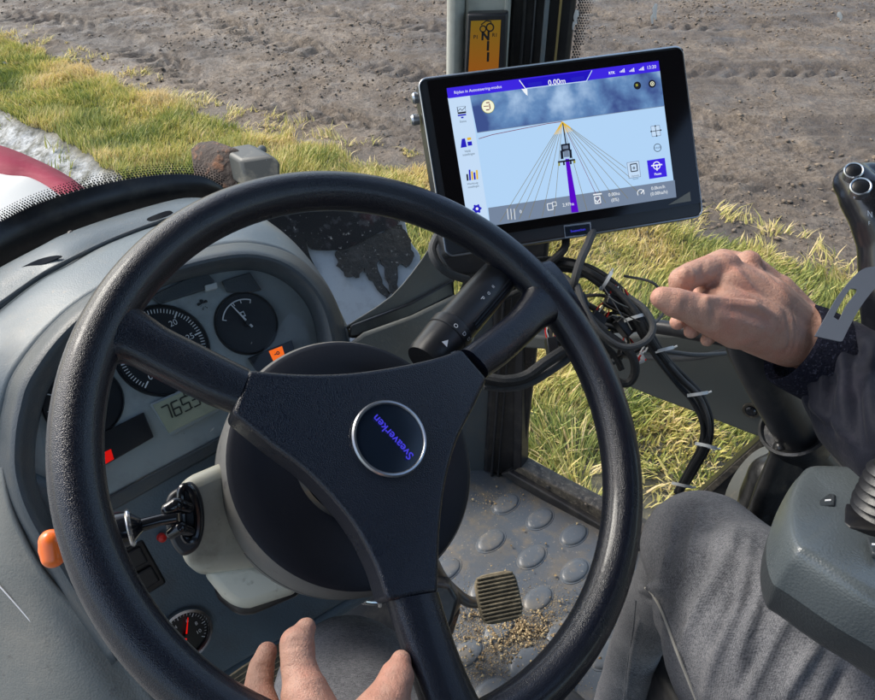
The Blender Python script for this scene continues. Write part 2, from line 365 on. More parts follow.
def edge_d(x, y):  # > 0 in the field
    return (y-np.interp(x, ex, ey))
WL = [ground(*p) for p in [(-80, 70), (0, 108), (55, 138), (100, 162), (135, 190), (170, 220)]]; wx = np.array([p.x for p in WL]); wy = np.array([p.y for p in WL])
def white_d(x, y):
    return np.where(x < wx[-1]+.15, np.interp(x, wx, wy)-y + .12*fbm(x*3, y*3, 40, 3), -1)
def wet(x, y):
    return fbm(x*2.2+5, y*2.2, 44, 3)
def height(x, y):
    e = edge_d(x, y); near = np.clip(e/.35, 0, 1)
    w = x+.25*fbm(x*.6, y*.6, 50, 2); d = e*.93+.75*fbm(x*.28, y*.28, 52, 2)+.12*fbm(x*1.6, y*1.6, 56, 2)
    h = .03*fbm(x*.8, y*.8, 1, 3)
    rough = .026*fbm(x*4.5+2*fbm(x*2, y*2, 20, 2), y*4.5, 5, 4, .62)+.030*np.abs(fbm(x*9+1.5*fbm(x*5, y*5, 26, 2), y*11, 10, 4, .65))+.022*fbm(x*20, y*20, 14, 3, .6)
    rut = np.zeros_like(x)
    for (c, wd, a) in ((.9, .24, .04), (2.5, .28, .06), (4.3, .28, .05), (6.6, .3, .05), (9, .3, .05)):
        q = (d-c)/wd; band = np.exp(-q**4)
        lug = np.sign(np.sin((w*1.0+abs(q)*.22)*2*np.pi/.21))*.5
        rut += -a*band*.45+band*.062*lug*np.clip(.55+1.1*fbm(x*1.5, y*1.5, 30, 2), 0, 1) + .015*np.exp(-(abs(q)-1.25)**2*12)
    z = h+near*(rough*(1.0+.5*fbm(x*.7, y*.7, 37, 2))+rut+.02)+(1-near)*(.03*fbm(x*3, y*3, 33, 3))
    z = z-.12*np.clip(white_d(x, y)/.3, 0, 1)+.02*fbm(x*14, y*14, 42, 3)*(white_d(x, y) > 0)
    return z
def ground_mat():
    m = bpy.data.materials.new('field_soil'); m.use_nodes = True; nt = m.node_tree; L = nt.links; MATS['field_soil'] = m
    b = nt.nodes['Principled BSDF']; b.inputs['Specular IOR Level'].default_value = .35
    tc = nt.nodes.new('ShaderNodeTexCoord'); at = nt.nodes.new('ShaderNodeAttribute'); at.attribute_name = 'zone'
    sep = nt.nodes.new('ShaderNodeSeparateColor'); L.new(at.outputs['Color'], sep.inputs[0])
    def noise(s, d=6, r=.65):
        n = nt.nodes.new('ShaderNodeTexNoise'); n.inputs['Scale'].default_value = s; n.inputs['Detail'].default_value = d; n.inputs['Roughness'].default_value = r
        L.new(tc.outputs['Object'], n.inputs['Vector']); return n.outputs[0]
    def ramp(src, st):
        r = nt.nodes.new('ShaderNodeValToRGB'); L.new(src, r.inputs[0])
        for k, (p, c) in enumerate(st):
            e = r.color_ramp.elements[k] if k < 2 else r.color_ramp.elements.new(p)
            e.position = p; e.color = (*c, 1)
        return r.outputs[0]
    def mix(f, a, c):
        x = nt.nodes.new('ShaderNodeMix'); x.data_type = 'RGBA'; L.new(f, x.inputs[0]); L.new(a, x.inputs[6]); L.new(c, x.inputs[7]); return x.outputs[2]
    mud = ramp(noise(1.6, 9, .72), [(.30, (.040, .028, .020)), (.72, (.23, .178, .126)), (.5, (.100, .073, .050))])
    mud2 = ramp(noise(30, 6, .7), [(.38, (.030, .021, .016)), (.64, (.31, .255, .20))])
    f = nt.nodes.new('ShaderNodeMath'); f.operation = 'MULTIPLY'; f.inputs[1].default_value = .8; L.new(noise(7), f.inputs[0])
    mud = mix(f.outputs[0], mud, mud2)
    soil = ramp(noise(5), [(.35, (.045, .047, .045)), (.7, (.17, .15, .085))])
    wh = ramp(noise(9, 8, .75), [(.40, (.10, .10, .08)), (.66, (.52, .53, .54))])
    dk = ramp(noise(3.2, 8, .7), [(.3, (.040, .031, .026)), (.7, (.105, .086, .070))]); mud = mix(sep.outputs[2], mud, dk); c = mix(sep.outputs[0], mud, soil); c = mix(sep.outputs[1], c, wh); L.new(c, b.inputs['Base Color'])
    r = nt.nodes.new('ShaderNodeMapRange'); r.inputs[1].default_value = .35; r.inputs[2].default_value = .65; r.inputs[3].default_value = .42; r.inputs[4].default_value = .95
    L.new(noise(2.6), r.inputs[0]); L.new(r.outputs[0], b.inputs['Roughness'])
    bp = nt.nodes.new('ShaderNodeBump'); bp.inputs['Strength'].default_value = .8; bp.inputs['Distance'].default_value = .05; L.new(noise(14, 8, .7), bp.inputs['Height']); L.new(bp.outputs[0], b.inputs['Normal'])
ground_mat()
def build_ground():
    X = np.r_[-700, -300, -120, -60, -35, -22, np.arange(-14, 12, .045), 20, 40, 120, 300, 700]
    Y = np.r_[-700, -300, -100, -30, -8, -2, np.arange(.6, 6, .035), np.arange(6, 17, .055), 20, 30, 60, 150, 400, 900]
    x, y = np.meshgrid(X, Y); z = height(x, y); far = np.clip((np.hypot(x, y)-16)/10, 0, 1); z = z*(1-far)
    z = np.where(y < .5, 0, z)
    V = np.stack([x, y, z], -1).reshape(-1, 3); ny, nx = x.shape
    i = np.arange(ny*nx).reshape(ny, nx); F = np.stack([i[:-1, :-1], i[:-1, 1:], i[1:, 1:], i[1:, :-1]], -1).reshape(-1, 4)
    me = bpy.data.meshes.new('ground'); me.vertices.add(len(V)); me.vertices.foreach_set('co', V.ravel())
    me.loops.add(F.size); me.loops.foreach_set('vertex_index', F.ravel()); me.polygons.add(len(F))
    me.polygons.foreach_set('loop_start', np.arange(0, F.size, 4)); me.polygons.foreach_set('loop_total', np.full(len(F), 4))
    me.polygons.foreach_set('use_smooth', np.ones(len(F), bool)); me.update(calc_edges=True)
    a = me.attributes.new('zone', 'FLOAT_COLOR', 'POINT'); c = np.zeros((len(V), 4)); c[:, 3] = 1
    c[:, 0] = np.clip(.5-(edge_d(x, y)+.15*fbm(x*3, y*3, 41, 3))/.25, 0, 1).ravel(); c[:, 1] = np.clip(white_d(x, y)/.12, 0, 1).ravel(); c[:, 2] = np.clip(.50-(z-.02)*9+1.3*fbm(x*.7+3, y*1.0, 35, 5), 0, 1).ravel()
    a.data.foreach_set('color', c.ravel()); me.materials.append(MATS['field_soil'])
    o = bpy.data.objects.new('ground', me); COL.objects.link(o)
    setp(o, 'muddy brown field with tyre ruts beyond the grass verge', kind='structure', cat='ground')
build_ground()
def grass_mat():
    m = bpy.data.materials.new('grass_blades'); m.use_nodes = True; nt = m.node_tree; L = nt.links; MATS['grass_blades'] = m
    b = nt.nodes['Principled BSDF']; b.inputs['Roughness'].default_value = .6
    at = nt.nodes.new('ShaderNodeAttribute'); at.attribute_name = 'tint'
    r = nt.nodes.new('ShaderNodeValToRGB'); L.new(at.outputs['Fac'], r.inputs[0]); L.new(r.outputs[0], b.inputs['Base Color'])
    st = [(0, (.10, .145, .03)), (1, (.68, .53, .27)), (.3, (.25, .29, .065)), (.55, (.43, .41, .11)), (.8, (.60, .50, .17))]
    for k, (p, c) in enumerate(st):
        e = r.color_ramp.elements[k] if k < 2 else r.color_ramp.elements.new(p)
        e.position = p; e.color = (*c, 1)
    b.inputs['Subsurface Weight'].default_value = 0
    t = nt.nodes.new('ShaderNodeBsdfTranslucent'); L.new(r.outputs[0], t.inputs[0]); mx = nt.nodes.new('ShaderNodeMixShader'); mx.inputs[0].default_value = .3
    o = nt.nodes['Material Output']; L.new(b.outputs[0], mx.inputs[1]); L.new(t.outputs[0], mx.inputs[2]); L.new(mx.outputs[0], o.inputs[0])
grass_mat()
def build_grass(name, n, keep, hgt, wid, tintf, label, lean=.5, flat=0):
    rx = np.random.uniform(-9, 4.5, n*14); ry = np.random.uniform(1.0, 13, n*14)
    # only where the windows look out (with a margin)
    dx, dy, dz = rx, ry, -CAMZ; d = dy*math.cos(PITCH)+CAMZ*math.sin(PITCH); u = 437.5+FPX*dx/d; v = 350-FPX*(dy*math.sin(PITCH)-CAMZ*math.cos(PITCH))/d
    k = (u > -140) & (u < 1010) & (v > -60) & (v < 640) & keep(rx, ry); rx, ry = rx[k][:n], ry[k][:n]; n = len(rx)
    z = height(rx, ry)-.01
    cl = fbm(rx*3.5, ry*3.5, 55, 3); ht = hgt*(.45+np.random.rand(n)**1.4*1.0)*(1+.7*cl); w = wid*(.6+np.random.rand(n)*.8)
    az = np.random.rand(n)*2*np.pi+0; flow = 4.5*fbm(rx*.9, ry*.9, 58, 2)+2.2*fbm(rx*4, ry*4, 60, 2)
    fl = np.where(np.random.rand(n) < .65, flow, az); ln = lean*(.4+np.random.rand(n)*1.2)
    sx, sy = -np.sin(az), np.cos(az); V = []
    for (t, ww) in ((0, 1), (.55, .8), (1, .05)):
        ox = ln*ht*t**1.7*np.cos(fl); oy = ln*ht*t**1.7*np.sin(fl); oz = ht*t*(1-.32*ln*t).clip(.15, 1)
        for sg in (-1, 1): V.append(np.stack([rx+ox+sg*w*ww*.5*sx, ry+oy+sg*w*ww*.5*sy, z+oz], -1))
    V = np.stack(V, 1).reshape(-1, 3); b = np.arange(n)[:, None]*6
    F = np.concatenate([b+[0, 1, 3, 2], b+[2, 3, 5, 4]], 1).reshape(-1, 4)
    me = bpy.data.meshes.new(name); me.vertices.add(len(V)); me.vertices.foreach_set('co', V.ravel()); me.loops.add(F.size); me.loops.foreach_set('vertex_index', F.ravel())
    me.polygons.add(len(F)); me.polygons.foreach_set('loop_start', np.arange(0, F.size, 4)); me.polygons.foreach_set('loop_total', np.full(len(F), 4)); me.update(calc_edges=True)
    tn = np.clip(tintf(rx, ry)+.22*np.random.randn(n), 0, 1); a = me.attributes.new('tint', 'FLOAT', 'POINT'); a.data.foreach_set('value', np.repeat(tn, 6))
    me.materials.append(MATS['grass_blades']); o = bpy.data.objects.new(name, me); COL.objects.link(o); setp(o, label, 'grass', kind='stuff')
build_grass('grass', 170000, lambda x, y: (edge_d(x, y)+.22*fbm(x*3, y*3, 41, 3) < .0) & (white_d(x, y) < .0) & ((wet(x, y) < .02) | (x < -.2) | (y > 3.3)), .085, .0085,
            lambda x, y: .56+.75*fbm(x*2.1, y*2.1, 46, 4)+.28*np.clip(1+edge_d(x, y)/.9, 0, 1)-.14*(x > 0), 'yellow green grass verge between the tractor and the ploughed field')
build_grass('straw_tufts', 22000, lambda x, y: (abs(edge_d(x, y)+.1) < .55) & (fbm(x*5, y*5, 47, 3) > .12) | ((x > .3) & (y < 3.4) & (fbm(x*4, y*4, 48, 2) > .15)), .085, .009,
            lambda x, y: .84+0*x, 'dry straw coloured reed tufts along the field edge and beside the cab', lean=.9)
build_grass('ditch_weeds', 5000, lambda x, y: (white_d(x, y) > 0) & (fbm(x*4, y*4, 49, 2) > .2), .10, .01, lambda x, y: .35+0*x, 'sparse green weeds in the whitish ditch beside the bonnet')

def build_clods():
    n = 15000; rx = np.random.uniform(-11, 8, n*8); ry = np.random.uniform(1.6, 15, n*8); d = ry*math.cos(PITCH)+CAMZ*math.sin(PITCH)
    u = 437.5+FPX*rx/d; v = 350-FPX*(ry*math.sin(PITCH)-CAMZ*math.cos(PITCH))/d
    k = (u > -150) & (u < 1020) & (v > -60) & (v < 420) & (edge_d(rx, ry)+.2*fbm(rx*3, ry*3, 41, 3) > .05) & (fbm(rx*1.3, ry*1.3, 31, 3)+.25*np.random.randn(len(rx)) > .02)
    rx, ry = rx[k][:n], ry[k][:n]; n = len(rx); z = height(rx, ry); s = .005+.020*np.random.rand(n)**4+.004*np.random.rand(n)
    D = np.array([(1, 0, 0), (-1, 0, 0), (0, 1, 0), (0, -1, 0), (0, 0, 1), (0, 0, -1), (.6, .6, .5), (-.6, .5, .55)])
    F0 = np.array([(0, 6, 4), (6, 2, 4), (2, 7, 4), (7, 1, 4), (1, 3, 4), (3, 0, 4), (0, 2, 6), (2, 1, 7), (2, 0, 5), (1, 2, 5), (3, 1, 5), (0, 3, 5)])
    q = np.random.rand(n)*6.28; c, sn = np.cos(q), np.sin(q); P = D[None]*(.6+.8*np.random.rand(n, 8, 1))*s[:, None, None]*np.array([1.25, .9, .62])
    X = P[..., 0]*c[:, None]-P[..., 1]*sn[:, None]+rx[:, None]; Y = P[..., 0]*sn[:, None]+P[..., 1]*c[:, None]+ry[:, None]; Zc = P[..., 2]+z[:, None]+s[:, None]*.15
    V = np.stack([X, Y, Zc], -1).reshape(-1, 3); F = (F0[None]+np.arange(n)[:, None, None]*8).reshape(-1, 3)
    me = bpy.data.meshes.new('soil_clods'); me.vertices.add(len(V)); me.vertices.foreach_set('co', V.ravel()); me.loops.add(F.size); me.loops.foreach_set('vertex_index', F.ravel())
    me.polygons.add(len(F)); me.polygons.foreach_set('loop_start', np.arange(0, F.size, 3)); me.polygons.foreach_set('loop_total', np.full(len(F), 3)); me.update(calc_edges=True)
    pbr('clod', (.085, .062, .045), .95, var=(9, (.21, .165, .12)), dirt=(3, .5, .6, (.13, .098, .072))); me.materials.append(MATS['clod'])
    o = bpy.data.objects.new('soil_clods', me); COL.objects.link(o); setp(o, 'loose brown soil clods scattered over the muddy field', 'soil', kind='stuff')
build_clods()
# ------------------------------------------------------------------ outside parts of the tractor, reflection slabs
bon = thing('tractor_bonnet', ground(40, 240, 1.6), 'white tractor bonnet with a red edge stripe outside the windscreen', 'bonnet')
BZ = 1.74
mb = MB()
red_out = [(-160, 118), (-60, 132), (0, 146), (40, 162), (70, 178), (98, 200)]
red_in = [(-160, 138), (-60, 156), (0, 174), (30, 178), (58, 194), (80, 214)]
A = cr([ground(*p, BZ-.03) for p in red_out], 6); B = cr([ground(*p, BZ) for p in red_in], 6)
C_ = [p-TZ*.35 for p in A]
V = A+B; n = len(A); mb.add(V, [(i, i+1, n+i+1, n+i) for i in range(n-1)], 'bonnet_red')
mb.build('red_stripe', bon, solid=.004)
B2 = [p-TZ*.001 for p in B]; D1 = [p+(-TF*.35-TR*.25)*1.0+TZ*.05 for p in B]
mb = MB(); D = [p+Vector((-.02, -.75, .05)) for p in B]; mid = [(p+q)/2+TZ*.03 for p, q in zip(B2, D)]
mb.add(B2+mid+D, [(r*n+i, r*n+i+1, (r+1)*n+i+1, (r+1)*n+i) for r in range(2) for i in range(n-1)], 'bonnet_white'); mb.build('bonnet_top', bon, solid=.004)
mb = MB(); A2 = [p-TZ*.002 for p in A]; mb.add(A2+C_, [(i, i+1, n+i+1, n+i) for i in range(n-1)], 'bonnet_red'); mb.build('bonnet_side', bon, solid=.004)
# pale and dark slabs added as glass reflections between the binnacle and the windscreen corner
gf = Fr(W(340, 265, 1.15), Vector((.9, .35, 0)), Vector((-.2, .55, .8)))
mg = thing('glass_reflection', gf.at(340, 300), 'pale and black slabs standing in for reflections in the windscreen corner', 'reflection')
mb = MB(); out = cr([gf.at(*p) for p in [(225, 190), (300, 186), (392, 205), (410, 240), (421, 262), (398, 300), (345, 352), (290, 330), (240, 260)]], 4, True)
mb.slab(out, -gf.N*.02, 'reflection_pale'); mb.build('pale_reflection', mg, bevel=.003)
def reflection_blot(pts, nm, w=.003, mat='reflection_black'):
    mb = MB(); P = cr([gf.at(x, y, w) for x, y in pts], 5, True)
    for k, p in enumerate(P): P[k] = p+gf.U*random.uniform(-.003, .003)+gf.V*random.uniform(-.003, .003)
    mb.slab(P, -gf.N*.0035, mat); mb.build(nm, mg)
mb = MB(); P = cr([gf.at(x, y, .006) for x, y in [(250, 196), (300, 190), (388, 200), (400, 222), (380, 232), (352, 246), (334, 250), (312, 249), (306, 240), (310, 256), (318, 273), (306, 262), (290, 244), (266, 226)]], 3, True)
mb.slab(P, -gf.N*.008, 'reflection_dark'); mb.build('dark_reflection', mg, bevel=.002)
reflection_blot([(337, 250), (345, 245), (360, 240), (380, 233), (398, 224), (410, 240), (413, 256), (408, 268), (400, 264), (398, 288), (392, 292), (384, 268), (378, 262), (384, 282), (390, 294), (385, 296), (372, 282), (364, 270), (358, 277), (348, 276), (338, 266)], 'black_reflection', .0045)
# work lamp on a rusty bracket
wl = thing('work_lamp', W(245, 188, 1.05), 'grey work lamp on a rusty brown bracket at the foot of the windscreen', 'lamp')
mb = MB(); P = [W(*p, 1.02) for p in [(212, 157), (220, 150), (238, 148), (243, 154), (239, 188), (216, 190)]]; mb.slab(P, TF*.05-TR*.01, 'rust_brown'); mb.build('bracket', wl, bevel=.005)
mb = MB(); P = [W(*p, 1.0) for p in [(240, 160), (272, 155), (281, 162), (281, 184), (246, 190)]]; mb.slab(P, TF*.06, 'lamp_grey'); mb.build('housing', wl, bevel=.006)
mb = MB(); capsule(mb, W(258, 156, 1.03), W(262, 150, 1.04), .008, .007, 'lamp_grey'); mb.build('mounting_bolt', wl)

# ------------------------------------------------------------------ cab: windscreen (a bowed vertical pane), pillar, door, floor
def sub(P, Q, t): return P+(Q-P)*t
_p = [W(446, 100, .90), W(330, 150, .90), W(200, 180, .84), W(80, 220, .76), W(0, 245, .71), W(-90, 290, .62), W(-170, 350, .52)]
WSC = cr([Vector((p.x, p.y, 0)) for p in _p], 16)
def wsat(x, y, off=0):
    r = ray(x, y); best = None; hd = Vector((r.x, r.y))
    for a, b in zip(WSC, WSC[1:]):
        e = Vector((b.x-a.x, b.y-a.y)); nrm = Vector((e.y, -e.x)).normalized()
        if nrm.dot(Vector((a.x, a.y))) > 0: nrm = -nrm
        A = Vector((a.x, a.y))+nrm*off; den = hd.x*e.y-hd.y*e.x
        if abs(den) < 1e-12: continue
        t = (A.x*e.y-A.y*e.x)/den; s = (t*hd-A).dot(e)/e.length_squared
        if t > 0 and -.02 <= s <= 1.02: best = t; break
    if best is None:
        best = (.9 if x > 300 else .6)/1.0
    return CP+r*best
ws = thing('windscreen', wsat(200, 190), 'dusty windscreen pane with a black dotted border above the dashboard', 'windscreen')
mb = MB(); V = []
BOT = [(-170, 420), (-90, 345), (0, 285), (68, 245), (130, 222), (190, 205), (250, 240), (345, 335), (446, 300)]
bx = [wsat(*p) for p in BOT]
for k, a in enumerate(WSC):
    V += [Vector((a.x, a.y, 2.0)), Vector((a.x, a.y, 2.95))]
# bottom edge follows the dashboard
def bottom_z(a):
    px = 437.5+FPX*a.x/(a.y*math.cos(PITCH)+.45*math.sin(PITCH)); py = np.interp(px, [p[0] for p in BOT], [p[1] for p in BOT])
    for _ in range(8):
        z = (wsat(px, py)).z; dpt = (a.y*math.cos(PITCH)-(z-CAMZ)*math.sin(PITCH)); px = 437.5+FPX*a.x/dpt; py = np.interp(px, [p[0] for p in BOT], [p[1] for p in BOT])
    return z
V = []
for a in WSC: V += [Vector((a.x, a.y, bottom_z(a))), Vector((a.x, a.y, 2.95))]
mb.add(V, [(2*i, 2*i+2, 2*i+3, 2*i+1) for i in range(len(WSC)-1)], 'windscreen_glass'); mb.build('pane', ws)
fu = [(-60, 254), (0, 222), (40, 203), (100, 185), (160, 175), (200, 176), (222, 186)]; fl_ = [(-60, 330), (0, 280), (68, 242), (140, 217), (184, 206), (210, 203), (235, 205)]
cu = cr([(*p, 0) for p in fu], 8); cl = cr([(*p, 0) for p in fl_], 8)
mb = MB(); V = [wsat(p.x, p.y, .004) for p in cu]+[wsat(p.x, p.y, .004) for p in cl]; n = len(cu)
mb.add(V, [(i, i+1, n+i+1, n+i) for i in range(n-1)], 'frame_black'); mb.build('black_border', ws, solid=.002)
mb = MB(); dense = cr([(*p, 0) for p in fu], 60)
L = 0; acc = 0; last = dense[0]
for row, rr in enumerate((1.25, 1.1, .95, .78, .6)):
    acc = (row % 2)*1.4
    for a, b in zip(dense, dense[1:]):
        acc += (b-a).length
        if acc > 2.8:
            acc -= 2.8; t = (b-a).normalized(); nr = Vector((t.y, -t.x, 0)); c = b+nr*(1.0+row*2.3)
            if nr.y > 0: c = b-nr*(1.0+row*2.3)
            Pc = wsat(c.x, c.y, .003); e = Vector((t.x, 0, 0)); k = rr*.72/700
            a3 = (wsat(c.x+1, c.y, .003)-Pc).normalized(); b3 = TZ
            mb.add([Pc+a3*(k*math.cos(q))+b3*(k*math.sin(q)*1.1) for q in np.arange(0, 6.28, .9)], [tuple(range(7))], 'frame_black', False)
mb.build('border_dots', ws)

# pillar face plane (vertical, facing the driver)
pfr = Fr(Vector((.17, 1.0, 1.5)), Vector((1, -.12, 0)), TZ)
pil = thing('cab_pillar', Vector((.12, 1.02, FLOOR)), 'pale grey and black cab pillar behind the monitor', 'pillar')
def vstrip(x0, x1, xm, z0, z1, w, depth, mat, name, bev=.004):
    a = pfr.at(x0, 0, w); b = pfr.at(x1, 0, w)
    P = [Vector((a.x, a.y, z0)), Vector((b.x, b.y, z0)), Vector((b.x, b.y, z1)), Vector((a.x, a.y, z1))]
    mb = MB(); mb.slab(P, -pfr.N*depth, mat); return mb.build(name, pil, bevel=bev)
vstrip(446, 464, 0, 1.85, 2.95, .035, .06, 'pillar_trim', 'trim_panel', .012)
vstrip(464.5, 511, 0, 1.85, 2.95, .022, .05, 'pillar_trim', 'trim_panel', .006)
vstrip(511.5, 577, 0, FLOOR, 2.95, .0, .06, 'frame_black', 'door_post', .008)
vstrip(505, 509, 0, 1.9, 2.95, .026, .02, 'pillar_trim', 'trim_bead', .0015)
vstrip(545, 550, 0, 1.9, 2.95, .012, .02, 'dash_grey', 'seal_strip', .002)
vstrip(560, 562.5, 0, 1.9, 2.95, .007, .01, 'gold_line', 'seal_strip', .001)
vstrip(523, 527, 0, FLOOR, 2.95, .008, .012, 'black_plastic', 'seal_strip', .002)
vstrip(534, 537, 0, FLOOR, 2.95, .008, .012, 'black_plastic', 'seal_strip', .002)
# gear indicator on the pillar
gi = thing('gear_indicator', pfr.at(487, 80, .03), 'small amber gear display in a black frame on the pale pillar', 'display')
gfr = Fr(pfr.at(487, 42, .031), pfr.U, TZ)
def G(x, y, w=0): return gfr.at(x, y, w)
mb = MB(); P = [G(*p, .012) for p in [(467, 14), (508, 13), (504, 100), (463, 100)]]; mb.slab(P, -gfr.N*.02, 'black_plastic'); mb.build('bezel', gi, bevel=.003)
mb = MB(); m = emis('amber_screen', (205, 140, 45), .8); nt = m.node_tree; e = nt.nodes['Emission']
tc = nt.nodes.new('ShaderNodeTexCoord'); sx_ = nt.nodes.new('ShaderNodeSeparateXYZ'); nt.links.new(tc.outputs['Generated'], sx_.inputs[0])
rp = nt.nodes.new('ShaderNodeValToRGB'); rp.color_ramp.elements[0].color = (*srgb(225, 115, 40), 1); rp.color_ramp.elements[1].color = (*srgb(170, 140, 50), 1)
e.inputs[1].default_value *= .5; nt.links.new(sx_.outputs[2], rp.inputs[0]); nt.links.new(rp.outputs[0], e.inputs[0])
mb.poly([G(*p, .0125) for p in [(471, 21), (501, 20), (497, 96), (467, 96)]], 'amber_screen'); mb.build('amber_panel', gi)
mb = MB()
def gt(t, x, y, h, b=.02):
    u, v = gfr.uv(x, y, .0132); mb.text(gfr, t, u, v, .0132, h*.9/700, 'dial_black', bold=b)
gt('N', 485.5, 36, 11, .05); gt('P1', 475.5, 37, 5); gt('R1', 494.5, 35, 5); gt('1', 488, 46, 12, .05); gt('1', 488, 57, 12, .05)
u, v = gfr.uv(483, 29, .0132); mb.disc(gfr, u, v, .0132, .0045, 'dial_black', r0=.003); u, v = gfr.uv(490, 27.5, .0132); mb.disc(gfr, u, v, .0132, .0055, 'dial_black', r0=.0037)
mb.line(gfr, [gfr.uv(481, 25, .0132), gfr.uv(486, 21, .0132), gfr.uv(491, 21.5, .0132), gfr.uv(491, 24, .0132)], .0014, .0132, 'dial_black')
mb.build('symbols', gi)

# door (right): vertical plane
DO = Vector((.164, 1.003, FLOOR)); DU = Vector((.167, -.122, 0)).normalized(); dfr = Fr(DO, DU, TZ)
def D(x, y, w=0): return dfr.at(x, y, w)
door = thing('cab_door', DO, 'glazed cab door with black lower frame and grey waist panel', 'door')
def dslab(pts, w, depth, mat, name, bev=.003, smooth=0, parent=door):
    P = [D(x, y, w) for x, y in pts]
    if smooth: P = cr(P, smooth, True)
    mb = MB(); mb.slab(P, -dfr.N*depth, mat); return mb.build(name, parent, bevel=bev)
mb = MB(); a = D(520, 475, -.012); 
P = [Vector((a.x, a.y, FLOOR+.02)), a.copy(), a.copy(), a.copy()]; b = a+DU*.95
P = [Vector((a.x, a.y, FLOOR+.02)), Vector((b.x, b.y, FLOOR+.02)), Vector((b.x, b.y, 2.95)), Vector((a.x, a.y, 2.95))]
mb.add(P, [(0, 1, 2, 3)], 'door_glass', False); mb.build('pane', door)
dslab([(508, 474), (518, 466), (560, 489), (606, 513), (652, 538), (650, 556), (604, 530), (556, 500)], .012, .035, 'frame_rust', 'lower_rail', .003)
dslab([(500, 474), (508, 472), (560, 502), (606, 529), (655, 556), (655, 563), (604, 538), (553, 508)], .024, .03, 'black_rubber', 'door_seal', .003)
dslab([(514, 340), (523, 340), (521, 468), (513, 472)], .012, .03, 'frame_black', 'front_stile', .002)
dslab([(770, 430), (790, 440), (715, 512), (652, 560), (640, 548), (700, 493)], .012, .035, 'frame_black', 'rear_rail', .003)
dslab([(766, 436), (775, 436), (700, 503), (692, 501)], .016, .003, 'frame_rust', 'rail_edge', .001)
dslab([(515, 335), (560, 338), (605, 341), (655, 334), (740, 346), (800, 400), (800, 452), (772, 436), (757, 437), (713, 420), (625, 386), (600, 366), (560, 352), (515, 347)], .022, .03, 'side_trim', 'waist_panel', .006, 3)
mb = MB(); mb.tube(cr([D(520, 318, .05), D(600, 322, .05), (D(660, 327, .05)), D(700, 334, .05), D(745, 344, .05), D(820, 372, .05)], 6), .011, 'black_plastic', 14); mb.build('grab_rail', door)
mb = MB(); mb.tube(cr([D(640, 357, .04), D(690, 358, .045), D(735, 350, .05), D(800, 345, .05)], 6), .0045, 'cable_grey', 10); mb.build('thin_rod', door)
mb = MB(); c = D(751, 411, .024); mb.lathe(c, dfr.N, [(.0001, .004), (.006, .004), (.008, .002), (.008, -.001)], 'black_gloss', 20); mb.lathe(c, dfr.N, [(.009, 0), (.0125, .0005), (.013, -.002)], 'frame_rust', 24); mb.build('panel_bolt', door)
for x, y in ((586, 505), (548, 487)):
    mb = MB(); c = D(x, y, .0125); mb.lathe(c, dfr.N, [(.0001, .003), (.004, .003), (.005, .0)], 'steel_dirty', 14); mb.build('rail_bolt', door)
# bird droppings / mud streaks on the glass
mb = MB()
for (x, y, l, r) in ((655, 4, 16, 2.2), (653, 14, 10, 1.6), (576, 10, 14, 2.6), (573, 22, 8, 2.0), (840, 12, 9, 1.6), (620, 60, 6, 1)):
    P = cr([D(x+random.uniform(-1, 1), y+t*l, -.009) for t in (0, .3, .6, 1)], 3); mb.tube(P, [r*1.1/700*.6, r*1.1/700, r*.8/700, r*.3/700], 'zip_white', 6, flat=.3, nrm=dfr.N)
mb.build('dried_splashes', door)
mb = MB()
for i in range(26):
    for j in range(6-min(5, i//6)):
        x = 579+j*2.6-(i*2.6)*.11+(i % 2)*1.3; y = i*2.6; c = D(x, y, -.009); k = (1.15-.14*j)*1.1/700
        mb.add([c+DU*(k*math.cos(q))+TZ*(k*math.sin(q)) for q in np.arange(0, 6.28, .9)], [tuple(range(7))], 'frame_black', False)
mb.build('border_dots', door)

# cab roof (unseen above the frame, added to shade the cab and darken reflections)
mb = MB(); mb.slab([Vector(p) for p in ((-.75, .25, 2.93), (.1, 1.0, 2.93), (.95, .42, 2.93), (.95, -.7, 2.93), (.1, -1.2, 2.93), (-.75, -.6, 2.93))], TZ*.12, 'dash_dark', False)
mb.build('unseen_cab_roof', None, label='unseen dark grey cab roof lining, added overhead to shade the cab', cat='roof')
# cab floor
mb = MB()
P = [(.0, 1.25), (.12, 1.06), (.165, .995), (.46, .78), (1.0, .38), (1.0, -.5), (-.6, -.5), (-.9, .3), (-.6, .8)]
mb.slab([Vector((x, y, FLOOR)) for x, y in P], -TZ*.04, 'floor_mat', False)
mb.build('cab_floor', None, kind='structure', label='dusty dark grey cab floor mat strewn with soil', cat='floor')
ST = [(506, 504), (540, 519), (574, 535), (491, 541), (532, 557), (575, 571), (446, 570), (538, 599), (484, 589), (499, 629), (561, 632), (467, 654), (525, 662), (490, 693), (560, 690), (600, 600), (605, 655), (455, 700), (530, 722)]
fm = MB()
R2 = Vector((TR.x, TR.y, 0)); F2 = Vector((-TR.y, TR.x, 0))
for (x, y) in ST:
    c = ground(x, y, FLOOR); V = []; n = 28
    for (k, h) in ((0, .0050), (.6, .0050), (.86, .0044), (.97, .0030), (1.02, .0012), (1.12, .0010), (1.18, -.001)):
        for i in range(n):
            q = 2*math.pi*i/n; V.append(c+R2*(.031*k*math.cos(q))+F2*(.019*(k if k < .9 else k)*math.sin(q))+TZ*h)
    fm.add(V, [(j*n+i, j*n+(i+1) % n, (j+1)*n+(i+1) % n, (j+1)*n+i) for j in range(6) for i in range(n)], 'stud')
fm.build('floor_studs', None, kind='structure', label='raised oval studs on the cab floor mat', cat='floor')
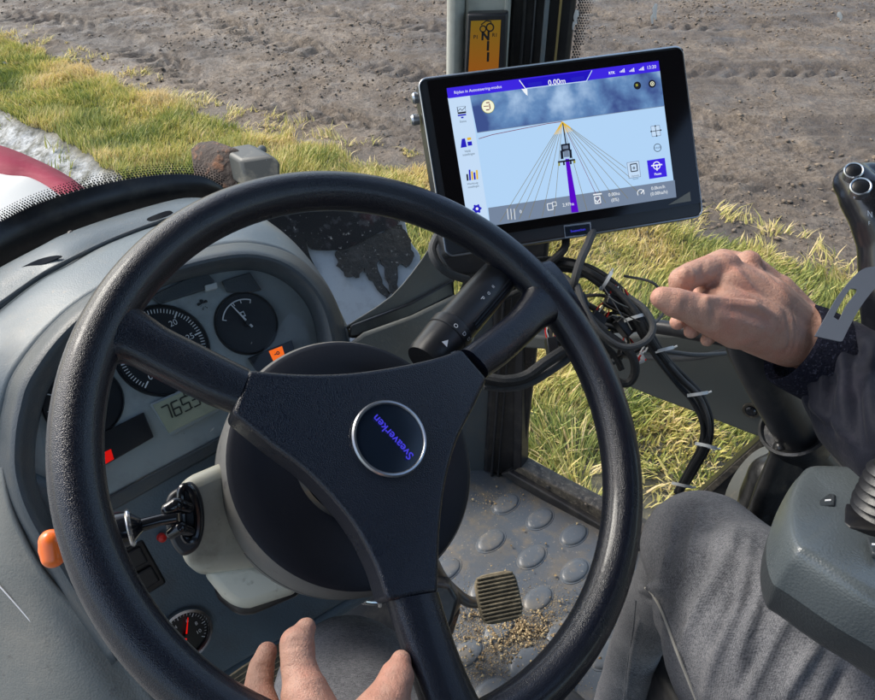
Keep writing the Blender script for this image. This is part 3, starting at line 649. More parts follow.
# soil crumbs on the floor
mb = MB()
def crumb(c, r, mat):
    ax = [Vector((random.gauss(0, 1), random.gauss(0, 1), random.gauss(0, 1))).normalized() for _ in range(2)]; a = ax[0]; b = a.cross(ax[1]).normalized(); d = a.cross(b)
    s = [random.uniform(.5, 1.3)*r for _ in range(6)]
    mb.add([c+a*s[0], c-a*s[1], c+b*s[2], c-b*s[3], c+d*s[4]*.7, c-d*s[5]*.7], [(0, 2, 4), (2, 1, 4), (1, 3, 4), (3, 0, 4), (2, 0, 5), (1, 2, 5), (3, 1, 5), (0, 3, 5)], mat, False)
for (cx, cy, sx, sy, n) in ((518, 629, 20, 9, 420), (505, 650, 34, 20, 180), (475, 610, 12, 5, 70), (560, 612, 34, 14, 90), (498, 498, 14, 4, 30), (540, 585, 60, 45, 40), (470, 640, 14, 22, 60), (590, 660, 30, 30, 50)):
    for _ in range(n):
        x, y = random.gauss(cx, sx), random.gauss(cy, sy)
        c = ground(x, y, FLOOR+.003); crumb(c+TZ*.002, random.choice((.0012, .0018, .0026, .0035)), random.choice(('soil_crumb', 'soil_crumb', 'straw_crumb')))
for (cx, cy, sx, sy, n) in ((515, 632, 30, 15, 3200), (500, 655, 40, 22, 1800), (555, 614, 45, 16, 1500), (540, 620, 70, 40, 900), (470, 645, 14, 28, 900), (500, 500, 18, 5, 250)):
    for _ in range(n):
        c = ground(random.gauss(cx, sx), random.gauss(cy, sy), FLOOR+.001); crumb(c, random.choice((.0005, .0008, .0011)), random.choice(('soil_crumb', 'straw_crumb')))
mb.build('soil_crumbs', None, kind='stuff', label='loose brown soil crumbs scattered on the cab floor by the pedal', cat='soil')
# front bulkhead left of the door post
mb = MB(); a = Vector((.165, 1.02, FLOOR)); 
P = [a, a+Vector((-.5, -.02, 0)), a+Vector((-.5, -.02, .20)), a+Vector((-.16, 0, .22)), a+Vector((-.10, 0, .50)), a+Vector((-.02, 0, .52))]
mb.slab(P, Vector((0, .02, 0)), 'dash_dark'); mb.build('bulkhead_wall', None, label='dark panel closing the cab front below the dashboard', cat='wall')

# ------------------------------------------------------------------ dashboard
PF = Fr(W(184, 408, .64), TR, TF*math.cos(rad(50))+TZ*math.sin(rad(50)))     # instrument face
LF = Fr(PF.at(165, 462), TR, TF*math.cos(rad(66))+TZ*math.sin(rad(66)))      # lower console face
dash = thing('dashboard', LF.at(200, 690), 'curved blue grey tractor dashboard with arched binnacle behind the wheel', 'dashboard')
def dep(P): return (P-CP).dot(FW)
hood_o = [(112, 665), (52, 585), (13, 518), (0, 470), (0, 436), (5, 405), (16, 372), (52, 326), (92, 294), (150, 266), (216, 247), (256, 245), (296, 258), (328, 290), (346, 334), (352, 372)]
hood_i = [(122, 655), (84, 572), (50, 520), (34, 485), (31, 450), (36, 415), (46, 385), (72, 345), (110, 313), (162, 284), (213, 270), (256, 266), (288, 278), (311, 302), (321, 334), (322, 372)]
ho = [PF.at(*p, .012) for p in hood_o]; hm = [PF.at((a[0]+b[0])/2, (a[1]+b[1])/2, .034) for a, b in zip(hood_o, hood_i)]; hi = [PF.at(*p, .018) for p in hood_i]; hb = [PF.at(p[0]+(2 if i < 9 else -3), p[1]+3, -.004) for i, p in enumerate(hood_i)]
# extend down on both sides
mb = patch([ho, hm, hi, hb], 'dash_dark', nu=8, nv=6); mb.build('binnacle_hood', dash, solid=.003)
# dash top
r0 = [p for p in ho[4:]]
seam = [(-95, 500), (-80, 430), (-45, 350), (0, 304), (60, 266), (112, 241), (170, 221), (246, 214), (264, 224), (288, 246), (320, 277), (349, 332)]
dd = [.0, .015, .05, .085, .105, .12, .125, .11, .085, .06, .04, .01]
r2 = [W(*p, dep(h)+k) for p, h, k in zip(seam, ho[4:], dd)]
r1 = [(a+b)/2+TZ*.012 for a, b in zip(r0, r2)]; r1[0] -= TZ*.0
mb = patch([[p-TZ*.002 for p in r0], r1, r2], 'dash_grey', nu=8, nv=6); mb.build('dash_top', dash, solid=.003)
# grey strip with vent slot between dash top and windscreen
up_ = [(-95, 420), (-60, 325), (-20, 285), (0, 271), (40, 250), (68, 236), (120, 218), (170, 204), (192, 201), (215, 204)]
lo_ = [(-95, 450), (-60, 352), (-20, 318), (0, 305), (40, 277), (68, 262), (112, 241), (160, 223), (200, 213), (240, 208)]
ru = [W(*p, d) for p, d in zip(up_, [.6, .64, .66, .68, .70, .72, .76, .80, .82, .83])]; rl = [W(p[0], p[1]+3, d) for p, d in zip(lo_, [.56, .60, .615, .625, .65, .66, .70, .735, .76, .79])]
rm = [(a+b)/2+TZ*.006 for a, b in zip(ru, rl)]
mb = patch([rl, rm, ru, [p-TZ*.04 for p in ru]], 'dash_grey', nu=6, nv=6); mb.build('windscreen_ledge', dash, solid=.003)
mb = MB(); mb.tube(cr([W(p[0], p[1]-1, d-.004) for p, d in zip(lo_, [.56, .60, .615, .625, .65, .66, .70, .735, .76, .79])], 6), .0022, 'dash_dark', 8); mb.build('seam_groove', dash)
for pts, d in (([(0, 280), (32, 262), (52, 256), (60, 257), (30, 270), (0, 286)], .665), ([(148, 218), (166, 211), (172, 212), (166, 216), (150, 221)], .735)):
    mb = MB(); P = cr([W(*p, d-.004) for p in pts], 4, True); mb.slab(P, FW*.003, 'frame_black'); mb.build('vent_slot', dash)
mb = MB(); c = W(71, 234, .712); mb.lathe(c, -FW+TZ, [(.0001, .003), (.003, .002), (.0035, 0)], 'frame_black', 12); mb.build('ledge_screw', dash)
# left flank
f0 = [PF.at(3, 425, .014), PF.at(6, 480, .022), PF.at(20, 525, .024), PF.at(52, 580, .024), PF.at(115, 640, .02), PF.at(160, 700, .02), PF.at(200, 770, .02)]
f1 = [W(-40, 470, .60), W(-25, 520, .575), W(-10, 570, .56), W(20, 630, .56), W(60, 700, .56), W(100, 770, .57), W(140, 850, .58)]
f2 = [W(-110, 480, .62), W(-110, 560, .60), W(-100, 640, .62), W(-80, 720, .64), W(-60, 800, .66), W(-20, 880, .68), W(20, 960, .70)]
mb = patch([f0, f1, f2], 'dash_flank', nu=8, nv=8); mb.build('left_flank', dash, solid=.003)
mb = MB(); mb.tube(cr([W(-20, 566, .556), W(5, 592, .553), W(40, 632, .553)], 6), .0006, 'white_mark', 6); mb.build('scratch', dash)
# cluster face plate and lower console face
def pslab(fr, pts, w, depth, mat, name, parent=dash, bev=.002, smooth=0, **k):
    P = [fr.at(x, y, w) for x, y in pts]
    if smooth: P = cr(P, smooth, True)
    mb = MB(); mb.slab(P, -fr.N*depth, mat); return mb.build(name, parent, bevel=bev, **k)
pslab(PF, [(28, 470), (30, 400), (62, 340), (110, 302), (170, 272), (215, 262), (262, 262), (300, 275), (322, 305), (332, 345), (310, 372), (238, 428), (106, 498), (60, 520), (36, 505)], -.004, .01, 'cluster_face', 'cluster_plate')
pslab(PF, [(96, 504), (236, 428), (330, 372), (334, 380), (240, 440), (104, 516)], .001, .008, 'dash_dark', 'cluster_lip')
pslab(LF, [(20, 470), (100, 502), (170, 466), (240, 430), (330, 380), (420, 430), (440, 520), (400, 570), (330, 612), (255, 656), (214, 680), (170, 715), (140, 745), (60, 600)], .0, .02, 'dash_blue', 'console_face', bev=.006)
pslab(LF, [(214, 678), (255, 654), (330, 610), (400, 568), (405, 580), (335, 624), (262, 668), (222, 694)], -.002, .05, 'dash_blue', 'console_lower_edge', bev=.008)
# --- instruments
ic = thing('instrument_cluster', PF.at(200, 430), 'instrument cluster with round dials and grey LCD inside the arched binnacle', 'instruments')
def gauge(fr, cx, cy, rpx, parent, name, ticks=None, labels=(), needle=None, ring=True, dial='dial_black', w0=-.002, mbx=None, tick_r=.93):
    u, v = fr.uv(cx, cy, w0); r = rpx*dep(fr.at(cx, cy))/FPX
    mb = MB(); mb.lathe(fr.pt(u, v, w0-.004), fr.N, [(.0001, .0035), (r*.97, .0035), (r, .006), (r*1.04, .004), (r*1.05, 0)], dial, 56)
    g = mb.build(name, parent)
    mk = MB()
    if ticks:
        a0, a1, n, maj = ticks
        for i in range(n+1):
            a = rad(a0+(a1-a0)*i/n); big = i % maj == 0; rr = r*tick_r; l = r*(.16 if big else .09)
            mk.line(fr, [(u+rr*math.cos(a), v+rr*math.sin(a)), (u+(rr-l)*math.cos(a), v+(rr-l)*math.sin(a))], r*(.032 if big else .018), w0+.0008, 'white_mark')
    for (t, a, k, h) in labels:
        a = rad(a); mk.text(fr, t, u+r*k*math.cos(a), v+r*k*math.sin(a), w0+.0008, r*h, 'white_mark')
    if mk.v: mk.build('markings', g)
    if needle:
        a = rad(needle[0]); nm = MB(); du, dv = math.cos(a), math.sin(a); q = r*.035
        nm.slab([fr.pt(u-dv*q-du*r*.2, v+du*q-dv*r*.2, w0+.004), fr.pt(u+dv*q-du*r*.2, v-du*q-dv*r*.2, w0+.004), fr.pt(u+du*r*.8+dv*q*.3, v+dv*r*.8-du*q*.3, w0+.004), fr.pt(u+du*r*.8-dv*q*.3, v+dv*r*.8+du*q*.3, w0+.004)], -fr.N*.0008, needle[1])
        nm.lathe(fr.pt(u, v, w0+.001), fr.N, [(.0001, .004), (r*.09, .004), (r*.1, 0)], 'dial_black', 16); nm.build('needle', g)
    return g, u, v, r
gauge(PF, 163, 350, 45, ic, 'rev_counter', ticks=(220, -42, 60, 10), labels=[('0', 220, .66, .19), ('5', 176, .66, .19), ('10', 133, .66, .19), ('15', 89, .66, .19), ('20', 45, .66, .19), ('25', 3, .66, .19), ('30', -40, .66, .19)])
g, u, v, r = gauge(PF, 247, 323, 31, ic, 'fuel_gauge', needle=(108, 'white_mark'))
mb = MB(); mb.disc(PF, u, v, .0008-.002, r*.80, 'white_mark', 24, r0=r*.76, a0=rad(55), a1=rad(150))
for a in (55, 80, 100, 150): mb.line(PF, [(u+r*.8*math.cos(rad(a)), v+r*.8*math.sin(rad(a))), (u+r*.66*math.cos(rad(a)), v+r*.66*math.sin(rad(a)))], r*.03, -.0012, 'white_mark')
mb.rect(PF, u-r*.07, v+r*.22, u+r*.07, v+r*.4, -.0012, 'white_mark'); mb.rect(PF, u-r*.04, v+r*.27, u+r*.04, v+r*.36, -.001, 'dial_black'); mb.build('fuel_symbol', g)
gauge(PF, 84, 402, 36, ic, 'temperature_gauge', ticks=(200, 20, 6, 2), needle=(130, 'white_mark'))
pslab(PF, [(150, 404), (200, 381), (222, 410), (171, 436)], .000, .004, 'cluster_face', 'lcd_bezel', ic, .001)
lb = pslab(PF, [(153, 405), (200, 384), (219, 408), (169, 433)], .0012, .002, 'lcd', 'lcd_display', ic, 0)
mb = MB()
def pt_(fr, t, x, y, w, hpx, mat, dirx=(TR), bold=0, sx=1.0, fr_ang=0):
    u, v = fr.uv(x, y, w); h = hpx*dep(fr.at(x, y))/FPX; mb.text(fr, t, u, v, w, h, mat, fr_ang, bold=bold, sx=sx)
# seven-segment digits
SEG = {'7': 'abc', '6': 'acdefg', '5': 'acdfg', '3': 'abcdg', '.': '', 'C': 'adef', 'L': 'def'}
def seg7(fr, t, x, y, w, hpx, mat):
    h = hpx*dep(fr.at(x, y))/FPX; wd = h*.5; u, v = fr.uv(x, y, w)
    for ch in t:
        if ch == '.': mb.rect(fr, u-h*.17, v, u-h*.09, v+h*.09, w, mat); continue
        q = {'a': ((0, h), (wd, h)), 'b': ((wd, h), (wd, h/2)), 'c': ((wd, h/2), (wd, 0)), 'd': ((0, 0), (wd, 0)), 'e': ((0, 0), (0, h/2)), 'f': ((0, h/2), (0, h)), 'g': ((0, h/2), (wd, h/2))}
        for s_ in SEG[ch]:
            (a, b), (c, d) = q[s_]; a += b*.12; c += d*.12
            mb.line(fr, [(u+a, v+b), (u+c, v+d)], h*.11, w, mat)
        u += wd*1.45
seg7(PF, '765.3', 166, 421, .0018, 14, 'lcd_ink'); seg7(PF, 'C5', 185, 397, .0018, 8, 'lcd_ink')
mb.build('lcd_digits', lb)
pslab(PF, [(102, 433), (144, 412), (154, 437), (104, 466)], .0, .003, 'dial_black', 'warning_lamp_strip', ic, .001)
pslab(PF, [(248, 358), (292, 340), (296, 354), (262, 378)], .0, .003, 'dial_black', 'warning_lamp_strip', ic, .001)
mb = MB(); P = [PF.at(*p, .0008) for p in [(100, 454), (111, 449), (114, 459), (102, 466)]]; mb.slab(P, -PF.N*.001, 'red_lamp'); mb.build('red_lamp', ic)
mb = MB(); P = [PF.at(*p, .0008) for p in [(269, 351), (282, 346), (285, 356), (274, 362)]]; mb.slab(P, -PF.N*.001, 'orange_lamp')
pt_(PF, '-o', 277, 353.5, .0013, 7, 'dial_black', bold=.03); mb.build('orange_lamp', ic)
mb = MB(); u, v = PF.uv(203, 304, -.002); mb.text(PF, '*', u, v-.001, -.0035+.001, .022, 'dial_black', bold=.04); mb.build('sun_symbol', ic)
pslab(PF, [(205, 285), (217, 282), (218, 288), (206, 291)], .004, .006, 'zip_white', 'clip', ic, .001)
pslab(PF, [(150, 296), (205, 270), (215, 281), (208, 289), (160, 304)], .001, .004, 'dash_dark', 'upper_tray', ic, .001)
pslab(PF, [(222, 281), (250, 272), (262, 290), (250, 292), (228, 292)], .001, .004, 'dash_dark', 'upper_tray', ic, .001)
# curved clear cover
P0 = [PF.at(x+(3 if i < 5 else -2), y+4, .008) for i, (x, y) in enumerate(hood_i[4:])]
mb = MB(); out = cr([P0[1], P0[2], P0[3], P0[4], P0[5], P0[6], P0[7], P0[8], P0[9], P0[10]], 4)+[PF.at(300, 388, .008), PF.at(238, 430, .008), PF.at(104, 500, .008), PF.at(50, 500, .008)]
mb.poly(out, 'cluster_glass'); mb.build('clear_cover', ic)
# --- small red-needle gauge
g1 = thing('pressure_gauge', LF.at(184, 660), 'small round black gauge with red needle low on the console', 'gauge')
u, v = LF.uv(185, 634, .002); r = 25*dep(LF.at(185, 634))/FPX
mb = MB(); mb.lathe(LF.pt(u, v, .0), LF.N, [(r, 0), (r*1.08, .003), (r*1.06, .006), (r*.95, .0065), (r*.9, .004)], 'chrome', 56); mb.build('chrome_ring', g1)
g_, *_ = gauge(LF, 185, 634, 23, g1, 'dial', ticks=(225, -45, 30, 5), labels=[('2', 150, .6, .24), ('4', 110, .6, .24), ('6', 60, .6, .24), ('8', 15, .6, .24), ('10', -25, .6, .24)], needle=(62, 'red_lamp'), w0=.0025)
# --- rocker switches
sw = thing('switch_panel', LF.at(150, 590), 'black panel of two rocker switches beside the column cowl', 'switches')
pslab(LF, [(118, 552), (143, 540), (167, 583), (140, 600)], .002, .004, 'frame_black', 'switch_frame', sw, .002)
pslab(LF, [(123, 556), (141, 547), (149, 562), (131, 571)], .006, .005, 'black_plastic', 'rocker', sw, .002)
pslab(LF, [(134, 576), (152, 566), (161, 581), (143, 592)], .006, .005, 'black_plastic', 'rocker', sw, .002)
mb = MB(); c = LF.at(161, 537, .004); mb.lathe(c, LF.N, [(.0001, .006), (.0035, .005), (.004, 0)], 'red_plastic', 16); mb.build('red_button', sw)

# ------------------------------------------------------------------ steering column, stalks, drum
NV = C2W(.4058, .3861, -.8284).normalized(); WC = CP+C2W(-.033, -.0566, .4981)
_u = (RI - NV*RI.dot(NV)).normalized(); WF = Fr(WC, _u, NV.cross(_u))      # wheel plane
col = thing('steering_column', LF.at(270, 600), 'beige steering column cowl with stalk switches below the wheel', 'steering column')
mb = MB()
F1 = [(172, 487), (192, 474), (218, 463), (262, 456), (300, 500), (300, 560), (262, 566), (210, 571), (186, 571), (178, 540)]
P = [W(*p, .50+.0006*(p[0]-180)) for p in F1]; Bk = [W(x+6, y+4, .60+.0004*(x-180)) for x, y in F1]
mb.slab(P, None, 'beige_cowl', back=Bk); mb.build('upper_cowl', col, bevel=.011, seg=5)
mb = MB(); F1 = [(202, 572), (250, 560), (290, 575), (300, 592), (250, 608), (236, 608), (222, 597)]
P = [W(*p, .555) for p in F1]; Bk = [W(x, y, .64) for x, y in F1]; mb.slab(P, None, 'beige_cowl', back=Bk); mb.build('lower_cowl', col, bevel=.009, seg=5)
mb = MB(); F1 = [(212, 572), (256, 560), (292, 575), (302, 594), (254, 614), (238, 616), (216, 598)]
P = [W(*p, .585) for p in F1]; Bk = [W(x, y, .66) for x, y in F1]; mb.slab(P, None, 'frame_black', back=Bk); mb.build('cowl_gasket', col, bevel=.006)
mb = MB(); mb.tube([WC-NV*.10, WC-NV*.30], .045, 'black_rubber', 24); mb.build('column_tube', col)
# black socket with stalk roots
sf = Fr(W(187, 522, .492), C2W(.9, .18, .35), C2W(-.15, 1, .1))
mb = MB(); P = [sf.at(*p) for p in [(168, 496), (178, 488), (190, 482), (199, 490), (204, 508), (204, 530), (198, 548), (186, 556), (178, 553), (170, 540), (164, 515)]]
mb.slab(cr(P, 4, True), -sf.N*.014, 'black_plastic'); so = mb.build('stalk_socket', col, bevel=.003)
mb = MB(); P = cr([sf.at(*p, .003) for p in [(181, 490), (189, 488), (195, 500), (198, 520), (196, 536), (190, 541), (184, 535), (182, 515)]], 6, True); mb.tube(P, .0028, 'black_gloss', 10, closed=True); mb.build('socket_rim', so)
mb = MB(); P = cr([sf.at(*p, .002) for p in [(183, 493), (189, 492), (194, 503), (196, 520), (194, 534), (190, 538), (185, 533), (183, 515)]], 5, True); mb.poly(P, 'frame_black'); mb.build('socket_hole', so)
mb = MB(); chain(mb, [(188, 508, .487, 6), (176, 505, .480, 8), (168, 509, .478, 7)], 'black_gloss'); chain(mb, [(190, 531, .485, 5), (180, 528, .478, 7), (172, 533, .478, 6)], 'black_gloss'); mb.build('stalk_root', col)
# indicator stalk
mb = MB(); P = [W(x, y, d) for x, y, d in [(176, 517, .478), (160, 520, .474), (142, 525, .470), (136, 526, .468), (130, 528, .466), (118, 531, .463), (108, 534, .46)]]
mb.tube(P, [6.5*.48/700, 6*.48/700, 6.5*.48/700, 11*.48/700, 17*.48/700, 18*.48/700, 17*.48/700], 'black_gloss', 24); ist = mb.build('indicator_stalk', col)
mb = MB(); a = W(131, 527.5, .466); ax = (W(118, 531, .463)-a).normalized(); mb.lathe(a, ax, [(.0115, -.0012), (.0128, 0), (.0128, .001), (.0118, .002)], 'chrome', 28); mb.build('chrome_band', ist)
mb = MB(); chain(mb, [(104, 535, .459, 13), (96, 537, .457, 12)], 'red_plastic'); chain(mb, [(90, 538, .455, 10), (66, 545, .447, 11)], 'black_plastic'); mb.build('stalk_collar', ist)
mb = MB(); chain(mb, [(60, 545, .445, 17), (50, 549, .44, 11)], 'orange_plastic'); capsule(mb, W(51, 541, .44), W(53, 556, .44), .0075, .0075, 'orange_plastic'); mb.build('orange_tip', ist, remesh=.0012, smooth_it=6)
# right multi-function stalk
ms = thing('gear_stalk', W(425, 360, .6), 'thick black control stalk with white symbols between wheel and monitor', 'stalk')
a, b = W(424, 362, .565), W(512, 262, .63); ax = (b-a).normalized(); Ls = (b-a).length
mb = MB(); mb.lathe(a, ax, [(.0001, 0), (.016, 0), (.0175, .004), (.0185, .022), (.0190, .030)], 'black_plastic', 36); ms1 = mb.build('stalk_base', ms)
mb = MB(); mb.lathe(a, ax, [(.0160, .029), (.0192, .0315), (.0196, .038), (.0192, .041), (.0176, .0425), (.0176, Ls*.6), (.0165, Ls-.006), (.013, Ls), (.0001, Ls)], 'black_plastic', 36); ms2 = mb.build('stalk_grip', ms)
side = (CP-a); side = (side-ax*side.dot(ax)).normalized(); sc_ = ax.cross(side)
mf = Fr(a+side*.0200, sc_, ax)
mb = MB()
for (t, h, r, an) in (('O', .0335, .005, .0), ('D', .0345, .005, .5), ('D', .036, .0045, .85), ('o', .039, .0035, .95)):
    q = an; O_ = a+ax*h+(side*math.cos(q)+sc_*math.sin(q))*.0200; N_ = (side*math.cos(q)+sc_*math.sin(q)); f2 = Fr(O_, N_.cross(ax)*-1, ax); mb.text(f2, t, 0, 0, 0, r, 'white_mark')
for (h, q) in ((.016, .15), (.016, .75)):
    N_ = (side*math.cos(q)+sc_*math.sin(q)); O_ = a+ax*h+N_*.0192; f2 = Fr(O_, N_.cross(ax)*-1, ax); mb.add([f2.pt(-.003, -.002), f2.pt(.003, -.002), f2.pt(0, .0035)], [(0, 1, 2)], 'white_mark', False)
for (t, h, q) in (('P', .072, .1), ('o', .08, .15), ('=', .088, .1)):
    N_ = (side*math.cos(q)+sc_*math.sin(q)); O_ = a+ax*h+N_*.0182; f2 = Fr(O_, N_.cross(ax)*-1, ax); mb.text(f2, t, 0, 0, 0, .0055, 'white_mark')
mb.build('stalk_symbols', ms2)
mb = MB()
for q in (.55, .75, .95):
    N_ = (side*math.cos(q)+sc_*math.sin(q)); mb.tube([a+ax*.05+N_*.0172, a+ax*(Ls-.01)+N_*.0164], .0013, 'black_plastic', 8)
mb.build('grip_ridges', ms2)
# steering motor drum
mot = thing('steering_motor', WC-NV*.135-UP*.1, 'large dark round steering motor housing behind the wheel hub', 'motor')
mb = MB(); mb.lathe(WC-NV*.138, NV, [(.0001, 0), (.098, 0), (.1025, .004), (.1045, .018), (.1045, .020), (.1030, .0205), (.1030, .0225), (.1045, .023), (.1055, .040), (.1045, .054), (.1020, .0585)], 'motor_grey', 96); mb.build('drum_shell', mot)
mb = MB(); mb.lathe(WC-NV*.138, NV, [(.102, .0586), (.098, .0605), (.080, .058), (.058, .056), (.045, .056), (.044, .062), (.040, .064), (.0001, .064)], 'motor_face', 96); mb.build('drum_face', mot)
mb = MB(); mb.lathe(WC-NV*.138, NV, [(.046, .056), (.0475, .060), (.0500, .056)], 'steel_dirty', 64); mb.build('bearing_ring', mot)
mb = MB(); mb.tube([WC-NV*.075, WC-NV*.018], .03, 'black_plastic', 32); mb.build('drive_hub', mot)
# ------------------------------------------------------------------ steering wheel
sw_ = thing('steering_wheel', WC, 'black leather grained three spoke steering wheel with round badge', 'steering wheel')
mb = MB(); n1, n2 = 160, 28; V = []
for i in range(n1):
    a = 2*math.pi*i/n1; dr = WF.U*math.cos(a)+WF.V*math.sin(a)
    for k in range(n2):
        q = 2*math.pi*k/n2; V.append(WC+dr*(.2+.0150*math.cos(q)*(1.0+(.06*max(0, -math.cos(q)))))+WF.N*(.0162*math.sin(q)))
mb.add(V, [(i*n2+k, ((i+1) % n1)*n2+k, ((i+1) % n1)*n2+(k+1) % n2, i*n2+(k+1) % n2) for i in range(n1) for k in range(n2)], 'wheel_leather'); mb.build('rim', sw_)
def wslab(pts, w, th, mat, name, bev, n=5, par=sw_, closed=True, seg=5):
    P = [WF.at(x, y, w) for x, y in pts]; mb = MB(); mb.slab(P, -WF.N*th, mat); return mb.build(name, par, bevel=bev, seg=seg)
def c2(pts, n=6): return [(p.x, p.y) for p in cr([(x, y, 0) for x, y in pts], n)]
hub = c2([(248, 369), (300, 373), (350, 372), (400, 365), (440, 356), (462, 348)])+c2([(488, 378), (474, 408), (458, 440), (447, 480), (441, 530), (439, 593)])+c2([(388, 601), (374, 560), (349, 517), (310, 474), (270, 443), (232, 412)])
wslab(hub, .009, .026, 'hub_plastic', 'hub_cover', .0075)
def spoke(top, bot, nm='spoke'):
    """lofted rounded spoke: cross sections between the two traced edges"""
    T = c2(top, 5); B = c2(bot, 5); n = len(T); k = 20; V = []
    for i in range(n):
        a, b = WF.at(*T[i], 0), WF.at(*B[i], 0); c = (a+b)/2; h = (a-b)/2; t = i/(n-1); th = .0125+.001*t
        for j in range(k):
            q = 2*math.pi*j/k; cx = abs(math.cos(q))**.75*(1 if math.cos(q) > 0 else -1); sy = abs(math.sin(q))**.75*(1 if math.sin(q) > 0 else -1)
            V.append(c+h*cx+WF.N*(th*sy-.003*(1-t)))
    F = [(i*k+j, i*k+(j+1) % k, (i+1)*k+(j+1) % k, (i+1)*k+j) for i in range(n-1) for j in range(k)]+[tuple(range(k)), tuple((n-1)*k+j for j in range(k))[::-1]]
    mb = MB(); mb.add(V, F, 'wheel_leather'); mb.build(nm, sw_, sharp=50)
spoke([(250, 370), (225, 358), (195, 343), (168, 330), (147, 316), (128, 304), (108, 302)], [(234, 411), (210, 402), (182, 389), (152, 374), (124, 361), (104, 366), (90, 372)])
spoke([(461, 350), (485, 332), (508, 314), (524, 292), (532, 268), (545, 262)], [(487, 377), (506, 364), (526, 346), (548, 326), (575, 322), (592, 345)])
spoke([(438, 592), (446, 620), (456, 650), (468, 680), (482, 705), (505, 715)], [(389, 600), (398, 630), (408, 660), (418, 690), (424, 715), (415, 745)])
mb = MB(); u, v = WF.uv(390, 438, .01); c = WF.pt(u, v, .009); rb = .0272
mb.lathe(c, WF.N, [(rb, -.002), (rb+.0004, .0012), (rb-.0006, .0026), (rb-.0018, .0028), (rb-.0025, .0018), (rb-.0025, 0)], 'silver_ring', 72); bd = mb.build('badge_ring', sw_)
mb = MB(); mb.lathe(c, WF.N, [(rb-.0024, .0012), (rb*.5, .0018), (.0001, .002)], 'badge_dark', 64); mb.build('badge_disc', bd)
mb = MB(); s0 = WF.uv(411, 458, .0115); s1 = WF.uv(374, 417, .0115); an = math.atan2(s1[1]-s0[1], s1[0]-s0[0])
gl = glyphs('Sveaverken', .015); wd = max(p[0] for p in gl[0])-min(p[0] for p in gl[0]); Lw = math.hypot(s1[0]-s0[0], s1[1]-s0[1])
mb.text(WF, 'Sveaverken', (s0[0]+s1[0])/2, (s0[1]+s1[1])/2, .0122, Lw/wd*1.0, 'badge_blue', an, bold=.015); mb.build('badge_lettering', bd)

# ------------------------------------------------------------------ monitor
M = [[.977, -.160, -.139], [.172, .982, .077], [.124, -.099, .987]]
def mcol(k): return C2W(M[0][k], M[1][k], M[2][k])
MF = Fr(CP+C2W(.126, .204, .693), mcol(0), mcol(1))
# make the frame face the camera
mon = thing('monitor', MF.pt(0, -.09, -.02), 'black tablet style guidance monitor showing a field map and blue bars', 'monitor')
uL, vT = MF.uv(417, 81); uR, _ = MF.uv(681, 44); uR2, vB = MF.uv(703, 217); _, vT2 = MF.uv(681, 44)
u0, u1 = uL, (uR+uR2)/2; v1 = (vT+vT2)/2; v0 = vB
def rrect(fr, u0, v0, u1, v1, r, w, n=6):
    P = []
    for (cx, cy, a) in ((u1-r, v1-r, 0), (u0+r, v1-r, 90), (u0+r, v0+r, 180), (u1-r, v0+r, 270)):
        for k in range(n+1): q = rad(a+90*k/n); P.append(fr.pt(cx+r*math.cos(q), cy+r*math.sin(q), w))
    return P
pbr('monitor_case', (.022, .024, .028), .35, bump=[('n', 900, .2, .0004)], rvar=.06)
pbr('screen_border', (.006, .005, .006), .08, spec=.5)
mb = MB(); mb.slab(rrect(MF, u0, v0, u1, v1, .008, .002), -MF.N*.032, 'monitor_case'); mb.build('case', mon, bevel=.0035, seg=4)
mb = MB(); P = rrect(MF, u0+.001, v0+.001, u1-.001, v1-.001, .008, .0024); mb.tube(P, .0009, 'silver_ring', 6, closed=True); mb.build('case_edge', mon)
gB = MF.uv(695, 204)[1]; mb = MB()
ul, ur = MF.uv(428, 90)[0], MF.uv(690, 120)[0]; vt = MF.uv(660, 52)[1]
mb.slab(rrect(MF, ul, gB, ur, vt, .002, .0030), -MF.N*.002, 'screen_border'); scb = mb.build('glass_front', mon)
mb = MB(); P = [MF.at(*p, .0038) for p in [(668, 205), (690, 191.5), (691, 201)]]; mb.poly(P, 'trim_grey'); mb.build('peeled_film', scb)
# --- the display picture (flat, emissive)
SW = MB()
def S(zx, zy): return (410+zx/2.917, 30+zy/2.917)
def Z(zx, zy, w): x, y = S(zx, zy); return MF.at(x, y, w)
def ZU(zx, zy): return MF.uv(*S(zx, zy), .004)
def sp(pts, w, mat): SW.poly([Z(*p, w) for p in pts], mat)
emis('scr_blue', (62, 40, 225)); emis('scr_blue2', (35, 22, 190)); emis('scr_pale', (196, 220, 246)); emis('scr_pale2', (178, 212, 246)); emis('scr_grey', (118, 134, 158)); emis('scr_white', (240, 245, 250))
emis('scr_dark', (30, 34, 48)); emis('scr_line', (70, 85, 95)); emis('scr_fan', (128, 122, 88)); emis('scr_purple', (88, 10, 200)); emis('scr_yellow', (225, 185, 60)); emis('scr_maroon', (120, 40, 70)); emis('scr_cream', (245, 245, 215)); emis('scr_olive', (150, 150, 60)); emis('scr_icon', (40, 35, 190))
m = emis('scr_sky', (70, 100, 160)); nt = m.node_tree; e = nt.nodes['Emission']; tc = nt.nodes.new('ShaderNodeTexCoord'); n_ = nt.nodes.new('ShaderNodeTexNoise'); n_.inputs['Scale'].default_value = 26; n_.inputs['Detail'].default_value = 5; n_.inputs['Distortion'].default_value = .15
nt.links.new(tc.outputs['Object'], n_.inputs['Vector']); r_ = nt.nodes.new('ShaderNodeValToRGB'); r_.color_ramp.elements[0].position = .36; r_.color_ramp.elements[0].color = (*srgb(62, 82, 140), 1); r_.color_ramp.elements[1].position = .66; r_.color_ramp.elements[1].color = (*srgb(172, 200, 232), 1)
